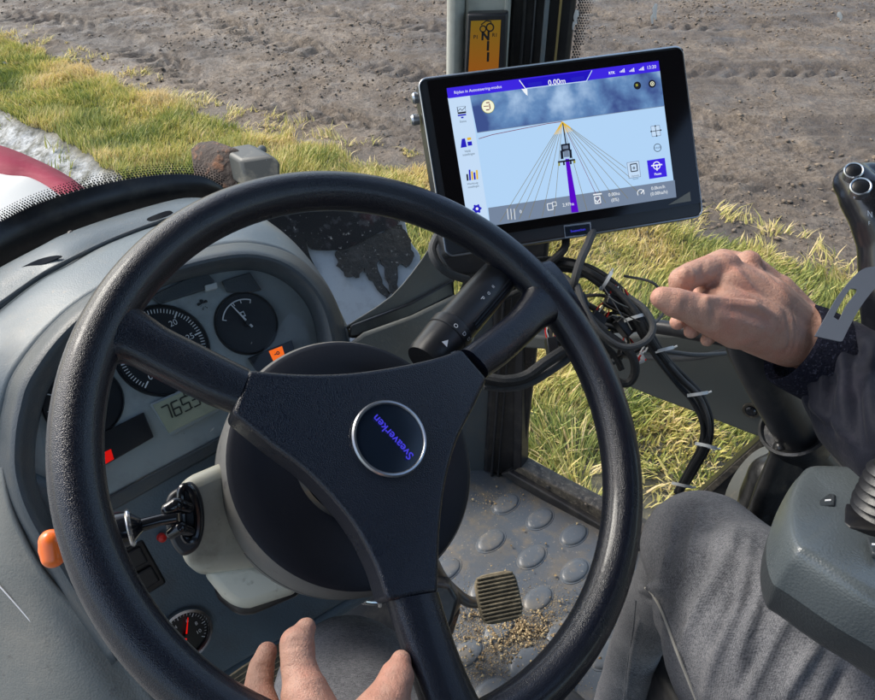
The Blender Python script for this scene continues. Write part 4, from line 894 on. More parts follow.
q_ = r_.color_ramp.elements.new(.5); q_.color = (*srgb(100, 138, 186), 1)
nt.links.new(n_.outputs[0], r_.inputs[0]); nt.links.new(r_.outputs[0], e.inputs[0])
TLq, TRq, BRq, BLq = (107, 170), (725, 90), (775, 488), (172, 580)
sp([TLq, TRq, BRq, BLq], .0036, 'scr_pale2')
sp([(110, 198), (174, 190), (232, 570), (172, 580)], .0039, 'scr_pale')
sp([(174, 190), (729, 118), (742, 222), (196, 300)], .0039, 'scr_sky')
sp([(107, 170), (725, 90), (729, 120), (111, 200)], .0042, 'scr_blue')
sp([(330, 172), (520, 148), (532, 118), (318, 147)], .0045, 'scr_blue2')
SW.line(MF, [ZU(318, 147), ZU(338, 174), ZU(338, 190)], .0008, .0048, 'scr_white'); sp([(325, 172), (342, 172), (343, 192), (334, 184)], .0047, 'scr_white')
SW.line(MF, [ZU(334, 172), ZU(514, 150), ZU(530, 119)], .0008, .0048, 'scr_pale')
sp([(344, 155), (384, 150), (385, 160), (345, 165)], .0048, 'scr_icon'); sp([(470, 140), (508, 134), (509, 144), (471, 150)], .0048, 'scr_icon')
def st(t, zx, zy, h, mat, w=.005, ctr=True, b=0, sx=1.0):
    u, v = ZU(zx, zy); SW.text(MF, t, u, v, w, h/1000, mat, 0, ctr, bold=b, sx=sx)
st('Rijden in Autosteering-modus', 198, 176, 3.9, 'scr_white'); st('0.00m', 427, 152, 7.2, 'scr_white', b=.01); st('13:20', 704, 109, 4.6, 'scr_white')
st('RTK', 588, 126, 3.5, 'scr_white', b=.02)
for zx, zy in ((617, 119), (645, 117), (673, 113)):
    for k in range(4):
        u, v = ZU(zx-6+k*4, zy+6); SW.rect(MF, u, v, u+.0009, v+.001+.0009*k, .005, 'scr_white')
# bottom grey bar
sp([(228, 519), (772, 438), (777, 488), (234, 572)], .0045, 'scr_grey')
# guidance lines
apex = (443, 268)
for (bx_, by_, m_) in ((262, 560, 'scr_line'), (290, 556, 'scr_line'), (318, 552, 'scr_line'), (346, 550, 'scr_line'), (385, 545, 'scr_line'), (420, 540, 'scr_line'), (516, 528, 'scr_line'), (556, 510, 'scr_maroon'), (570, 505, 'scr_line'), (600, 498, 'scr_line'), (635, 492, 'scr_line'), (672, 480, 'scr_line'), (640, 430, 'scr_line'), (630, 404, 'scr_line')):
    SW.line(MF, [ZU(*apex), ZU(bx_, by_)], .00045, .0048, 'scr_fan' if m_ == 'scr_line' else m_); k = .13
    SW.line(MF, [ZU(*apex), ZU(apex[0]+(bx_-apex[0])*k, apex[1]+(by_-apex[1])*k)], .00055, .0049, 'scr_yellow')
SW.line(MF, [ZU(200, 318), ZU(240, 306), ZU(320, 290), ZU(400, 274), ZU(443, 268)], .0006, .0048, 'scr_maroon')
SW.line(MF, [ZU(196, 300), ZU(742, 222)], .0006, .0047, 'scr_grey')
sp([(453, 376), (464, 376), (492, 531), (471, 533)], .0051, 'scr_purple')
sp([(444, 272), (447, 272), (458, 340), (454, 340)], .005, 'scr_dark')
# little tractor
for pts, m_ in (([(440, 334), (466, 330), (468, 352), (442, 356)], 'scr_dark'), ([(438, 352), (446, 351), (448, 376), (440, 377)], 'scr_dark'), ([(464, 349), (471, 348), (473, 373), (466, 374)], 'scr_dark'), ([(447, 352), (463, 350), (465, 370), (449, 372)], 'scr_grey'), ([(445, 338), (461, 336), (462, 346), (446, 348)], 'scr_grey'), ([(431, 383), (481, 376), (482, 381), (432, 388)], 'scr_dark'), ([(432, 388), (437, 387), (438, 396), (433, 397)], 'scr_olive'), ([(446, 386), (451, 385), (452, 394), (447, 395)], 'scr_dark'), ([(466, 383), (471, 382), (472, 391), (467, 392)], 'scr_dark'), ([(477, 381), (482, 380), (483, 388), (478, 389)], 'scr_olive')):
    sp(pts, .0054, m_)
def zd(zx, zy, r, mat, w, r0=0, **k): u, v = ZU(zx, zy); SW.disc(MF, u, v, w, r*.24/1000, mat, r0=r0*.24/1000, **k)
def zr(zx, zy, hw, hh, mat, w): u, v = ZU(zx, zy); SW.rect(MF, u-hw*.24/1000, v-hh*.24/1000, u+hw*.24/1000, v+hh*.24/1000, w, mat)
zd(227, 224, 27, 'scr_olive', .0048); zd(227, 224, 25, 'scr_cream', .005)
for (a, b, c, d) in ((232, 224, 2, 11), (226, 213, 7, 2), (226, 234, 7, 2)): zr(a, b, c, d, 'scr_maroon', .0053)
SW.line(MF, [ZU(214, 224), ZU(229, 223)], .0007, .0053, 'scr_maroon')
zd(662, 163, 16, 'scr_dark', .005); zd(705, 158, 16, 'scr_dark', .005); zd(705, 158, 9, 'scr_cream', .0053, 6); zd(705, 158, 3, 'scr_cream', .0053); zr(660, 162, 5, 5, 'scr_olive', .0053)
# left icons
zr(150, 234, 17, 14, 'scr_dark', .0045); zr(150, 232, 15, 10, 'scr_pale', .0048); SW.line(MF, [ZU(138, 240), ZU(146, 230), ZU(151, 236), ZU(162, 224)], .0005, .005, 'scr_dark'); zr(151, 249, 17, 3, 'scr_icon', .005); zr(152, 256, 5, 3, 'scr_icon', .005)
st('Status', 154, 267, 3, 'scr_line', sx=.9)
sp([(148, 344), (151, 318), (160, 316), (166, 341)], .0048, 'scr_icon'); zr(174, 332, 9, 8, 'scr_icon', .0048); zr(172, 318, 8, 5, 'scr_yellow', .0048)
st('Veld', 167, 354, 3.2, 'scr_line'); st('instellingen', 171, 364, 3, 'scr_line', sx=.9)
for k, (h, m_) in enumerate(((20, 'scr_dark'), (32, 'scr_icon'), (26, 'scr_yellow'), (22, 'scr_icon'), (28, 'scr_yellow'))):
    sp([(166+k*7, 440-k), (171+k*7, 439-k), (169+k*7, 440-k-h), (164+k*7, 441-k-h)], .0048, m_)
st('Werktuig', 182, 449, 2.8, 'scr_line'); st('instellingen', 185, 458, 2.8, 'scr_line', sx=.9)
zd(195, 522, 15, 'scr_icon', .0048)
for k in range(6):
    a = k*math.pi/3; u, v = ZU(195, 522); SW.disc(MF, u+.0036*math.cos(a), v+.0036*math.sin(a), .0048+.00005*k, .0011, 'scr_icon', 10)
zd(195, 522, 5.5, 'scr_white', .0053)
# right icons
def fr_rect(zx, zy, hw, hh, m_, w=.0047, wd=.0005):
    u, v = ZU(zx, zy); a, b = hw*.24/1000, hh*.24/1000; SW.line(MF, [(u-a, v-b), (u+a, v-b), (u+a, v+b), (u-a, v+b), (u-a, v-b)], wd, w, m_)
zr(716, 295, 19, 21, 'scr_pale', .0045); fr_rect(716, 295, 19, 21, 'scr_grey')
SW.line(MF, [ZU(704, 297), ZU(728, 293)], .0006, .005, 'scr_dark'); SW.line(MF, [ZU(714, 283), ZU(718, 308)], .0006, .005, 'scr_dark')
for p in ((702, 297), (730, 293), (714, 281), (718, 310)): zd(*p, 3.4, 'scr_dark', .0052)
zd(721, 344, 17, 'scr_dark', .0048, 14.5); st('CAUSE', 721, 344, 2.3, 'scr_dark')
zr(652, 408, 26, 32, 'scr_pale', .0045); fr_rect(652, 408, 26, 32, 'scr_grey'); fr_rect(652, 402, 14, 15, 'scr_dark', .005, .001); zd(652, 403, 5, 'scr_dark', .005, 2); st('Optimale', 656, 426, 2.2, 'scr_line'); st('functie', 657, 434, 2.2, 'scr_line')
sp([(691, 381), (743, 373), (750, 427), (698, 435)], .0048, 'scr_blue')
zd(718, 396, 17, 'scr_white', .0052, 13); zd(718, 396, 4.5, 'scr_white', .0052); SW.line(MF, [ZU(702, 397), ZU(734, 393)], .0012, .0053, 'scr_white'); SW.line(MF, [ZU(718, 396), ZU(719, 411)], .0012, .0054, 'scr_white'); st('Pauze', 722, 420, 3.2, 'scr_white', b=.02)
# bottom bar text
for k in (-10, 0, 10): SW.line(MF, [ZU(293+k, 522), ZU(296+k, 553)], .0006, .005, 'scr_white')
st('0', 322, 530, 4.5, 'scr_white'); fr_rect(408, 516, 11, 13, 'scr_white', .005, .0007); fr_rect(420, 508, 8, 8, 'scr_white', .0053, .0005); st('2,97ha', 460, 510, 4.5, 'scr_white', w=.0057)
fr_rect(546, 496, 12, 14, 'scr_white', .005, .0009); SW.line(MF, [ZU(540, 497), ZU(545, 503), ZU(553, 492)], .0009, .0052, 'scr_white'); SW.line(MF, [ZU(533, 481), ZU(558, 478)], .0012, .0052, 'scr_white')
st('0.00ha', 594, 479, 4.6, 'scr_white', w=.0052); st('(0%)', 597, 497, 4.6, 'scr_white', w=.0052)
zd(672, 476, 16, 'scr_white', .005, 13, a0=rad(-30), a1=rad(210)); SW.line(MF, [ZU(672, 478), ZU(681, 467)], .001, .0052, 'scr_white'); st('0.0km/h', 722, 460, 4.6, 'scr_white', w=.0052); st('(0.00ha/h)', 725, 477, 4.6, 'scr_white', w=.0052)
SW.build('display', mon)
mb = MB(); P = [S(448, 570), S(527, 560), S(531, 598), S(452, 608)]; mb.slab([MF.at(*p, .0032) for p in P], -MF.N*.001, 'chrome'); lab = mb.build('name_plate', mon)
mb = MB(); P = [S(452, 574), S(524, 565), S(527, 594), S(455, 603)]; mb.poly([MF.at(*p, .0035) for p in P], 'badge_dark'); u, v = MF.uv(*S(490, 584), .0039); gl = glyphs('Sveaverken', .01); wd = max(p[0] for p in gl[0])
mb.text(MF, 'Sveaverken', u, v, .0039, .0155/wd, 'badge_blue', 0, bold=.01); mb.build('plate_lettering', lab)
for (x, y) in ((416, 98), (415, 120)):
    mb = MB(); c = MF.at(x, y, -.015); mb.lathe(c, -MF.U, [(.005, -.004), (.0055, .002), (.004, .004), (.0001, .004)], 'silver_ring', 20); mb.build('side_button', mon)
# mounting arm and bracket behind the monitor
mb = MB(); cb = MF.pt(-.02, -.01, -.03); mb.lathe(cb, -MF.N, [(.0001, -.002), (.04, -.002), (.04, .008), (.018, .012), (.018, .03), (.0001, .03)], 'black_plastic', 32)
mb.tube(cr([cb-MF.N*.03, cb-MF.N*.06-TZ*.03, W(470, 300, .86), pfr.at(478, 310, .03)], 6), .016, 'black_plastic', 18); mb.build('mount_arm', mon)
mb = MB(); P = [W(*p, .745) for p in [(437, 238), (475, 232), (500, 244), (512, 262), (470, 275), (446, 268)]]; mb.slab(cr(P, 3, True), FW*.03, 'black_plastic'); mb.build('mount_bracket', mon, bevel=.004)

# ------------------------------------------------------------------ trim at the windscreen corner
tk = thing('corner_trim', W(400, 330, .8), 'dusty grey corner trim with black seal between binnacle and pillar', 'trim')
def W3(pts, d0, d1, x0=345, x1=455): return [W(x, y, d0+(d1-d0)*(x-x0)/(x1-x0)) for x, y in pts]
mb = MB(); P = cr(W3([(346, 326), (391, 296), (421, 260), (436, 236), (447, 232), (452, 272), (452, 283), (411, 303), (362, 324)], .72, .83), 3, True); mb.slab(P, FW*.02, 'trim_grey'); mb.build('upper_trim', tk, bevel=.004)
mb = MB(); P = W3([(348, 338), (350, 325), (411, 302), (453, 279), (455, 298), (411, 318), (363, 338)], .71, .82); mb.slab(P, FW*.02, 'frame_black'); mb.build('corner_seal', tk, bevel=.003)
mb = MB(); P = W3([(346, 345), (363, 332), (411, 315), (455, 294), (476, 296), (476, 330), (455, 420), (420, 420), (350, 400)], .70, .81); mb.slab(P, FW*.03, 'trim_grey'); mb.build('lower_trim', tk, bevel=.005)

# ------------------------------------------------------------------ cable loom
loom = thing('cable_loom', W(600, 370, .72), 'tangled bundle of black braided cables with connectors below the monitor', 'cables')
def cable(pts, rpx, mat='cable_black', name='cable', n=10):
    P = cr([W(*p) for p in pts], 8); r = rpx*pts[0][2]/FPX; mb = MB(); mb.tube(P, r, mat, n); return mb.build(name, loom)
cable([(566, 236, .71), (565, 247, .705), (558, 256, .70), (548, 264, .70), (535, 275, .72)], 4, 'cable_black')
cable([(594, 228, .71), (588, 244, .69), (580, 262, .68), (574, 283, .68), (571, 300, .70), (570, 330, .74)], 4.2, 'cable_grey')
cable([(520, 272, .72), (545, 264, .71), (575, 266, .70), (605, 282, .69), (630, 305, .68), (648, 335, .68), (662, 356, .69), (680, 378, .70), (697, 395, .70), (707, 420, .70), (705, 445, .71), (692, 468, .73), (680, 492, .76)], 3.4)
cable([(515, 280, .73), (545, 270, .72), (578, 272, .71), (606, 290, .70), (628, 313, .69), (645, 340, .69), (660, 362, .70), (676, 382, .71), (693, 402, .71), (703, 425, .71), (700, 447, .72), (688, 470, .74), (676, 492, .77)], 2.8)
cable([(530, 260, .73), (560, 259, .72), (592, 268, .71), (618, 286, .70), (640, 312, .69), (655, 340, .69), (668, 360, .70), (686, 378, .71), (702, 396, .71), (711, 420, .71), (709, 445, .72), (698, 466, .74), (686, 486, .77)], 2.6)
cable([(612, 286, .69), (636, 309, .68), (651, 336, .68), (664, 358, .69), (683, 379, .695), (699, 396, .695), (709, 421, .695), (707, 446, .71), (695, 468, .73), (683, 490, .76)], 1.8, 'cable_grey')
cable([(606, 292, .69), (631, 315, .685), (647, 342, .685), (661, 364, .69), (678, 386, .70), (694, 404, .70), (703, 427, .70), (702, 448, .715), (690, 468, .735), (678, 488, .765)], 2.0, 'cable_black')
cable([(577, 285, .68), (585, 310, .67), (600, 333, .665), (622, 347, .665), (643, 343, .67), (653, 328, .675), (645, 310, .68), (628, 297, .69)], 3.6, 'cable_grey')
cable([(548, 268, .7), (568, 280, .69), (580, 300, .68), (592, 318, .68), (606, 330, .68)], 3.2, 'cable_grey')
cable([(484, 378, .66), (505, 381, .66), (525, 377, .665), (545, 363, .67), (562, 352, .68), (580, 342, .70)], 6, 'cable_black')
cable([(484, 386, .665), (508, 388, .665), (530, 383, .67), (552, 370, .68), (572, 356, .69), (590, 344, .71)], 4, 'cable_grey')
cable([(600, 330, .68), (618, 342, .68), (632, 356, .68), (635, 372, .685), (628, 383, .69), (615, 380, .69), (606, 366, .69)], 4.5)
cable([(560, 300, .72), (575, 320, .71), (600, 342, .70), (615, 356, .70), (622, 370, .70)], 3.2)
cable([(640, 349, .70), (670, 352, .71), (700, 355, .72), (740, 352, .76)], 2.4, 'cable_grey')
cable([(437, 236, .72), (432, 250, .71), (438, 264, .71), (450, 274, .72), (468, 280, .74)], 4.2, 'cable_grey')
cable([(500, 300, .74), (530, 288, .73), (560, 292, .72), (590, 306, .71), (615, 322, .71)], 3)
cable([(520, 330, .76), (545, 318, .74), (575, 322, .73), (600, 345, .72)], 2.6)
cable([(548, 300, .73), (552, 322, .72), (550, 345, .72), (558, 362, .73)], 3.4)
rr_ = random.Random(5)
for _ in range(12):
    cx, cy = rr_.uniform(575, 625), rr_.uniform(295, 345); a0 = rr_.uniform(0, 6.28); rx_, ry_ = rr_.uniform(16, 44), rr_.uniform(14, 30); n_ = rr_.randint(4, 6)
    cable([(cx+rx_*math.cos(a0+k*.85), cy+ry_*math.sin(a0+k*.85)+rr_.uniform(-4, 4), rr_.uniform(.69, .73)) for k in range(n_)], rr_.uniform(1.2, 2.2), rr_.choice(('cable_black', 'cable_black', 'cable_grey')), 'thin_cable', 8)
for pts in ([(608, 296, .675), (618, 303, .675), (632, 309, .68)], [(612, 315, .67), (624, 318, .67), (632, 330, .67)], [(604, 288, .68), (612, 300, .675), (624, 320, .67)], [(600, 300, .68), (612, 308, .675), (640, 322, .67)]):
    P = cr([W(*p) for p in pts], 5); mb = MB(); mb.tube(P, .0006, random.choice(('trim_grey', 'red_plastic', 'steel_dirty')), 6); mb.build('thin_wire', loom)
def boxc(cx, cy, d, w, h, ang, mat, nm, th=.012):
    f = Fr(W(cx, cy, d), C2W(math.cos(ang), math.sin(ang), .1), C2W(-math.sin(ang), math.cos(ang), .25)); mb = MB(); a, b = w*d/FPX/2, h*d/FPX/2
    mb.slab([f.pt(-a, -b), f.pt(a, -b), f.pt(a, b), f.pt(-a, b)], -f.N*th, mat); o = mb.build(nm, loom, bevel=.0015)
    return f, a, b, o
for (x, y, w, h, an, mt) in ((618, 302, 22, 12, -.4, 'black_plastic'), (628, 325, 20, 15, -.9, 'black_plastic'), (600, 318, 16, 11, -.6, 'black_plastic'), (582, 300, 12, 16, .3, 'dash_dark'), (553, 345, 11, 18, .1, 'black_plastic'), (628, 352, 14, 8, -.2, 'frame_black')):
    f, a, b, o = boxc(x, y, .685, w, h, an, mt, 'connector')
    mb = MB()
    for k in range(5):
        t = -a+2*a*(k+.5)/5; mb.tube([f.pt(t, b*.9, -.003), f.pt(t+random.uniform(-.002, .002), b+.006, -.003), f.pt(t*.6, b+.012, -.006)], .0007, ('red_plastic', 'zip_white', 'steel_dirty', 'straw_crumb')[k % 4], 5)
    mb.build('terminal_wires', o)
f, a, b, o = boxc(641, 358, .69, 9, 9, .4, 'zip_white', 'connector', .008)
mb = MB()
for k in range(9): c = W(641+random.uniform(-5, 5), 357+random.uniform(-6, 6), .687); capsule(mb, c, c+Vector((random.uniform(-.004, .004),)*3), .0009, .0009, random.choice(('red_plastic', 'zip_white')), 6)
mb.build('frayed_ends', o)
for (x, y, d, nx, ny) in ((663, 350, .69, 1, -.25), (697, 394, .70, 1, -.15), (706, 446, .70, 1, .25), (682, 485, .745, 1, .2), (606, 281, .69, .6, -1), (634, 318, .685, 1, -.3)):
    c = W(x, y, d); ax = C2W(-ny*-1, -nx*-1, .1).normalized() if False else C2W(ny, nx, .1).normalized()
    mb = MB(); mb.lathe(c, ax, [(.0098, -.0016), (.0106, -.0016), (.0106, .0016), (.0098, .0016)], 'zip_white', 20); t = C2W(nx, -ny, -.4).normalized(); mb.tube([c+t*.010, c+t*.014+ax*.001], .0010, 'zip_white', 6); mb.build('cable_tie', loom)

# ------------------------------------------------------------------ pedals
def pedal(cx, cy, d, w, h, ang, label, tone='pedal_rubber', n=12, arm=None):
    f = Fr(W(cx, cy, d), C2W(math.cos(ang), math.sin(ang), .15), C2W(-math.sin(ang), math.cos(ang), .35)); a, b = w*d/FPX/2, h*d/FPX/2
    t = thing('pedal', f.O, label, 'pedal', 'pedals on the cab floor'); mb = MB()
    out = []
    for k in range(24):
        q = 2*math.pi*k/24; out.append(f.pt(a*abs(math.cos(q))**.45*(1 if math.cos(q) > 0 else -1), b*abs(math.sin(q))**.45*(1 if math.sin(q) > 0 else -1), 0))
    mb.slab(out, -f.N*.012, tone); mb.build('pedal_plate', t, bevel=.002); mb = MB()
    for k in range(n):
        v = -b*.86+2*b*.86*k/(n-1); hw = a*(.93-.12*abs(v/b)**3); mb.slab([f.pt(-hw, v-b*.035), f.pt(hw, v-b*.035), f.pt(hw, v+b*.035), f.pt(-hw, v+b*.035)], f.N*.0035, tone)
    mb.build('tread_ribs', t, bevel=.0006, seg=1)
    if arm:
        mb = MB(); mb.tube(cr([W(*p) for p in arm], 6), .009, 'steel_dirty', 14); mb.build('pedal_arm', t)
    return t, f
pt, pf2 = pedal(499, 597, 1.10, 44, 48, .15, 'worn ribbed rubber pedal on a steel arm above the soil strewn floor', arm=[(490, 601, 1.115), (470, 602, 1.11), (455, 592, 1.10), (442, 578, 1.08), (432, 560, 1.0)])
mb = MB(); chain(mb, [(441, 600, 1.10, 20), (436, 622, 1.12, 15)], 'steel_dirty'); chain(mb, [(452, 610, 1.1, 8), (448, 630, 1.14, 6)], 'rust_brown'); mb.build('pivot_block', pt)
pedal(258, 676, .60, 80, 34, .55, 'yellowish ribbed pedal edge below the console beside the left hand', n=7, arm=[(262, 680, .615), (290, 665, .68), (320, 640, .80)])
lk = thing('pedal_linkage', W(370, 605, .9), 'dark steel rods and hoses below the steering motor', 'linkage')
mb = MB(); mb.tube(cr([W(*p) for p in [(330, 606, .8), (352, 601, .8), (375, 603, .82), (398, 598, .84)]], 5), .0025, 'chrome', 8)
for x, y in ((352, 600), (364, 599), (380, 602)): capsule(mb, W(x, y-4, .8), W(x, y+3, .81), .003, .003, 'chrome', 8)
mb.build('spring_rod', lk)
mb = MB(); mb.tube(cr([W(*p) for p in [(322, 615, .9), (328, 600, .9), (340, 590, .92), (370, 585, .95)]], 5), .006, 'cable_black', 10); mb.build('hose', lk)
mb = MB(); mb.tube(cr([W(*p) for p in [(400, 640, 1.0), (392, 622, 1.0), (400, 608, 1.0), (425, 600, 1.02)]], 5), .010, 'hub_plastic', 12); mb.build('hose', lk)
mb = MB(); P = [W(*p, .98) for p in [(320, 590), (450, 585), (445, 640), (420, 665), (340, 660)]]; mb.slab(cr(P, 3, True), FW*.04, 'frame_black'); mb.build('cover_plate', lk, bevel=.006)

# ------------------------------------------------------------------ levers, boots and armrest console on the right
gl_ = thing('gear_lever', W(800, 450, .64), 'thick black floor lever under the right hand rising from a leather boot', 'lever')
mb = MB(); mb.tube(cr([W(*p) for p in [(738, 318, .55), (748, 345, .56), (768, 385, .585), (795, 430, .62), (805, 450, .64)]], 6), [.012, .017, .0175, .019, .021], 'black_plastic', 24); mb.build('lever_shaft', gl_)
mb = MB(); c = W(796, 430, .625); ax = (W(768, 385, .585)-W(800, 445, .64)).normalized(); mb.lathe(c, ax, [(.022, -.03), (.0285, -.01), (.030, .0), (.0305, .006), (.028, .007), (.0265, .002), (.0001, -.004)], 'leather_boot', 40); mb.build('boot_collar', gl_)
mb = MB()
chain(mb, [(797, 440, .64, 27), (806, 470, .67, 36), (815, 520, .72, 56)], 'leather_boot')
for k in range(7):
    a = -1.2+k*.4; chain(mb, [(797+18*math.sin(a), 448, .625, 8), (806+42*math.sin(a), 485, .65, 10), (812+62*math.sin(a), 530, .70, 13)], 'leather_boot')
mb.build('leather_boot', gl_, remesh=.0025, smooth_it=8)
b2 = thing('lever_boot', W(770, 500, .7), 'glossy black bag shaped boot between side trim and armrest', 'boot')
mb = MB(); chain(mb, [(788, 455, .69, 14), (772, 478, .68, 24), (768, 500, .70, 28), (780, 530, .74, 34)], 'leather_boot'); chain(mb, [(800, 450, .66, 10), (790, 480, .66, 14), (786, 520, .68, 20)], 'leather_boot'); chain(mb, [(752, 480, .7, 8), (750, 505, .72, 14)], 'leather_boot'); mb.build('boot_bag', b2, remesh=.003, smooth_it=12)
st_ = thing('side_console', W(740, 490, .8), 'pale grey curved side console panel behind the lever boot', 'panel')
mb = MB(); P = cr([W(*p, .78) for p in [(742, 505), (752, 482), (768, 462), (784, 452), (800, 450), (800, 560), (760, 560), (742, 530)]], 4, True); mb.slab(P, FW*.05, 'trim_grey'); mb.build('console_panel', st_, bevel=.01)

kj = thing('joystick', W(885, 320, .5), 'glossy black joystick head with two round buttons at the right edge', 'joystick')
mb = MB(); chain(mb, [(853, 182, .50, 18.5), (864, 196, .495, 23), (876, 218, .49, 24), (884, 245, .49, 24), (885, 290, .49, 24), (890, 340, .50, 24), (905, 420, .52, 24)], 'black_gloss')
chain(mb, [(853, 180, .505, 17), (870, 178, .505, 16), (885, 200, .50, 20)], 'black_gloss'); pbr('joystick_black', (.012, .013, .017), .22, spec=.6, dirt=(30, .55, .8, (.03, .03, .035))); mb.mats = ['joystick_black']; mb.build('grip', kj, remesh=.002, smooth_it=6)
for (x, y, d, r) in ((853.5, 171, .483, 8.2), (860.5, 187, .468, 9)):
    c = W(x, y, d); ax = (CP-c).normalized()*.7+TZ*.6; ax.normalize(); q = r*d/FPX
    mb = MB(); mb.lathe(c, ax, [(q*1.08, -.006), (q*1.1, .001), (q*1.0, .0016), (q*.9, .0012)], 'silver_ring', 32); b_ = mb.build('button_ring', kj)
    mb = MB(); mb.lathe(c, ax, [(q*.98, -.003), (q*.88, .0008), (q*.6, .0016), (.0001, .0018)], 'dial_black', 28); mb.build('button', b_)
jf = Fr(W(870, 214, .452), C2W(.94, -.2, .3), C2W(.2, .94, .3)); mb = MB(); mb.text(jf, 'N', 0, 0, .0, .006, 'white_mark'); mb.text(jf, 'F', -.001, -.007, .0, .004, 'white_mark'); mb.text(jf, '+', -.013, .008, 0, .004, 'white_mark'); mb.build('lettering', kj)

arm = thing('armrest_console', W(830, 640, .4), 'smooth grey green armrest console with a small minus button', 'armrest')
TOPp = [(800, 474, .47), (812, 468, .475), (870, 471, .47), (960, 480, .47), (965, 640, .36), (880, 612, .362), (806, 566, .385), (787, 552, .395), (781, 520, .42), (790, 488, .455)]
T1 = [W(*p) for p in TOPp]; cc = sum(T1, Vector())/len(T1)
def ring(k, dz, mv=Vector((0, 0, 0))): return [cc+(p-cc)*k-TZ*dz+mv for p in T1]
rings = [ring(.80, -.008), ring(.92, -.0075), ring(1.0, .001), ring(1.03, .014), ring(1.035, .026)]
mb = MB(); n = len(T1); R_ = [cr(r, 5, True) for r in rings]; n = len(R_[0]); V = [p for r in R_ for p in r]
mb.add(V, [(j*n+i, j*n+(i+1) % n, (j+1)*n+(i+1) % n, (j+1)*n+i) for j in range(len(R_)-1) for i in range(n)]+[tuple(range(n))], 'console_grey'); mb.build('upper_shell', arm, sub=2, sharp=0)
rings = [ring(1.025, .026), ring(1.03, .029), ring(1.0, .044), ring(.92, .056), ring(.75, .062)]
mb = MB(); R_ = [cr(r, 5, True) for r in rings]; V = [p for r in R_ for p in r]
mb.add(V, [(j*n+i, j*n+(i+1) % n, (j+1)*n+(i+1) % n, (j+1)*n+i) for j in range(len(R_)-1) for i in range(n)]+[tuple(range(n*4, n*5))], 'console_dark'); mb.build('lower_shell', arm, sub=1, sharp=0)
tN = (T1[3]-T1[7]).cross(T1[1]-T1[7]).normalized(); tN = tN if tN.z > 0 else -tN
af = Fr(cc+TZ*.0076, (T1[2]-T1[1]), T1[1]-T1[7])
if af.N.z < 0: af = Fr(cc+TZ*.0076, (T1[2]-T1[1]), T1[7]-T1[1])
def aslab(pts, w, th, mat, nm, par, bev=.001, sm=0):
    P = [af.at(*p, w) for p in pts]
    if sm: P = cr(P, sm, True)
    mb = MB(); mb.slab(P, -af.N*th, mat); return mb.build(nm, par, bevel=bev)
bt = aslab([(819, 500), (829, 493), (836, 494), (835, 505), (819, 506)], .0025, .004, 'console_dark', 'minus_button', arm)
aslab([(818, 500), (829, 492), (837, 493), (836, 506), (818, 507)], .0008, .004, 'frame_black', 'button_well', bt)
aslab([(825, 499.5), (831, 499), (831, 500.5), (825, 501)], .0029, .0006, 'white_mark', 'minus_sign', bt, 0)
bt = aslab([(866, 536), (880, 536), (882, 556), (872, 552)], .0025, .004, 'console_dark', 'plus_button', arm)
aslab([(872, 543), (877, 543.5), (877, 545), (872, 545)], .0029, .0006, 'white_mark', 'plus_sign', bt, 0)
aslab([(846, 484), (851, 479), (890, 480), (892, 532), (850, 527), (844, 522)], .001, .006, 'frame_black', 'lever_recess', arm, .001)
hj = thing('hydraulic_lever', W(870, 510, .43), 'short black lever with ribbed rubber boot on the armrest console', 'lever')
mb = MB(); c = af.at(888, 512, .0); ax = (W(895, 430, .40)-c).normalized(); pr_ = [(.021, 0)]
for k in range(6): r = .021-.0016*k; pr_ += [(r, .003+k*.0055), (r-.004, .0058+k*.0055)]
pr_ += [(.009, .036), (.007, .045), (.0075, .07), (.011, .085), (.0001, .087)]
mb.lathe(c, ax, pr_, 'black_plastic', 36); mb.build('rubber_boot', hj)

# bake the remesh so that folds can be pressed into the cloth
def bake(o):
    dg = bpy.context.evaluated_depsgraph_get(); me = bpy.data.meshes.new_from_object(o.evaluated_get(dg)); old = o.data; o.modifiers.clear(); o.data = me
    me.polygons.foreach_set('use_smooth', np.ones(len(me.polygons), bool)); return me
def folds(o, lines):
    me = bake(o); n = len(me.vertices); co = np.empty(n*3); me.vertices.foreach_get('co', co); co = co.reshape(-1, 3); nr = np.empty(n*3); me.vertices.foreach_get('normal', nr); nr = nr.reshape(-1, 3)
    Lw_ = np.array(LOC[o.name]); w = co+Lw_; tot = np.zeros(n)
    for (pts, amp, wid) in lines:      # pts: world points lying on or near the cloth
        P = np.array([tuple(p) for p in cr(pts, 8)]); seg = len(P); dm = np.full(n, 9.0); tt = np.zeros(n)
        for i in range(seg-1):
            a, b = P[i], P[i+1]; ab = b-a; t = np.clip(((w-a)@ab)/(ab@ab), 0, 1); d = np.linalg.norm(w-a-t[:, None]*ab, axis=1); k = d < dm; dm[k] = d[k]; tt[k] = (i+t[k])/(seg-1)
        tot += amp*np.exp(-(dm/wid)**2)*np.sin(np.pi*np.clip(tt*.9+.05, 0, 1))**.6
    lf = .0012*fbm(w[:, 0]*30, w[:, 1]*30+w[:, 2]*22, 3, 3); co = co+nr*(tot+lf)[:, None]; me.vertices.foreach_set('co', co.ravel()); me.update()
def surf(o, x, y):
    """first hit of the view ray on an object, in world space"""
    me = o.data; from mathutils.bvhtree import BVHTree
    if o.name not in _B: _B[o.name] = BVHTree.FromPolygons([v.co+LOC[o.name] for v in me.vertices], [p.vertices[:] for p in me.polygons])
    h = _B[o.name].ray_cast(CP, ray(x, y).normalized()); return h[0] or W(x, y, .6)
_B = {}
def SL(o, pts): return [surf(o, *p) for p in pts]
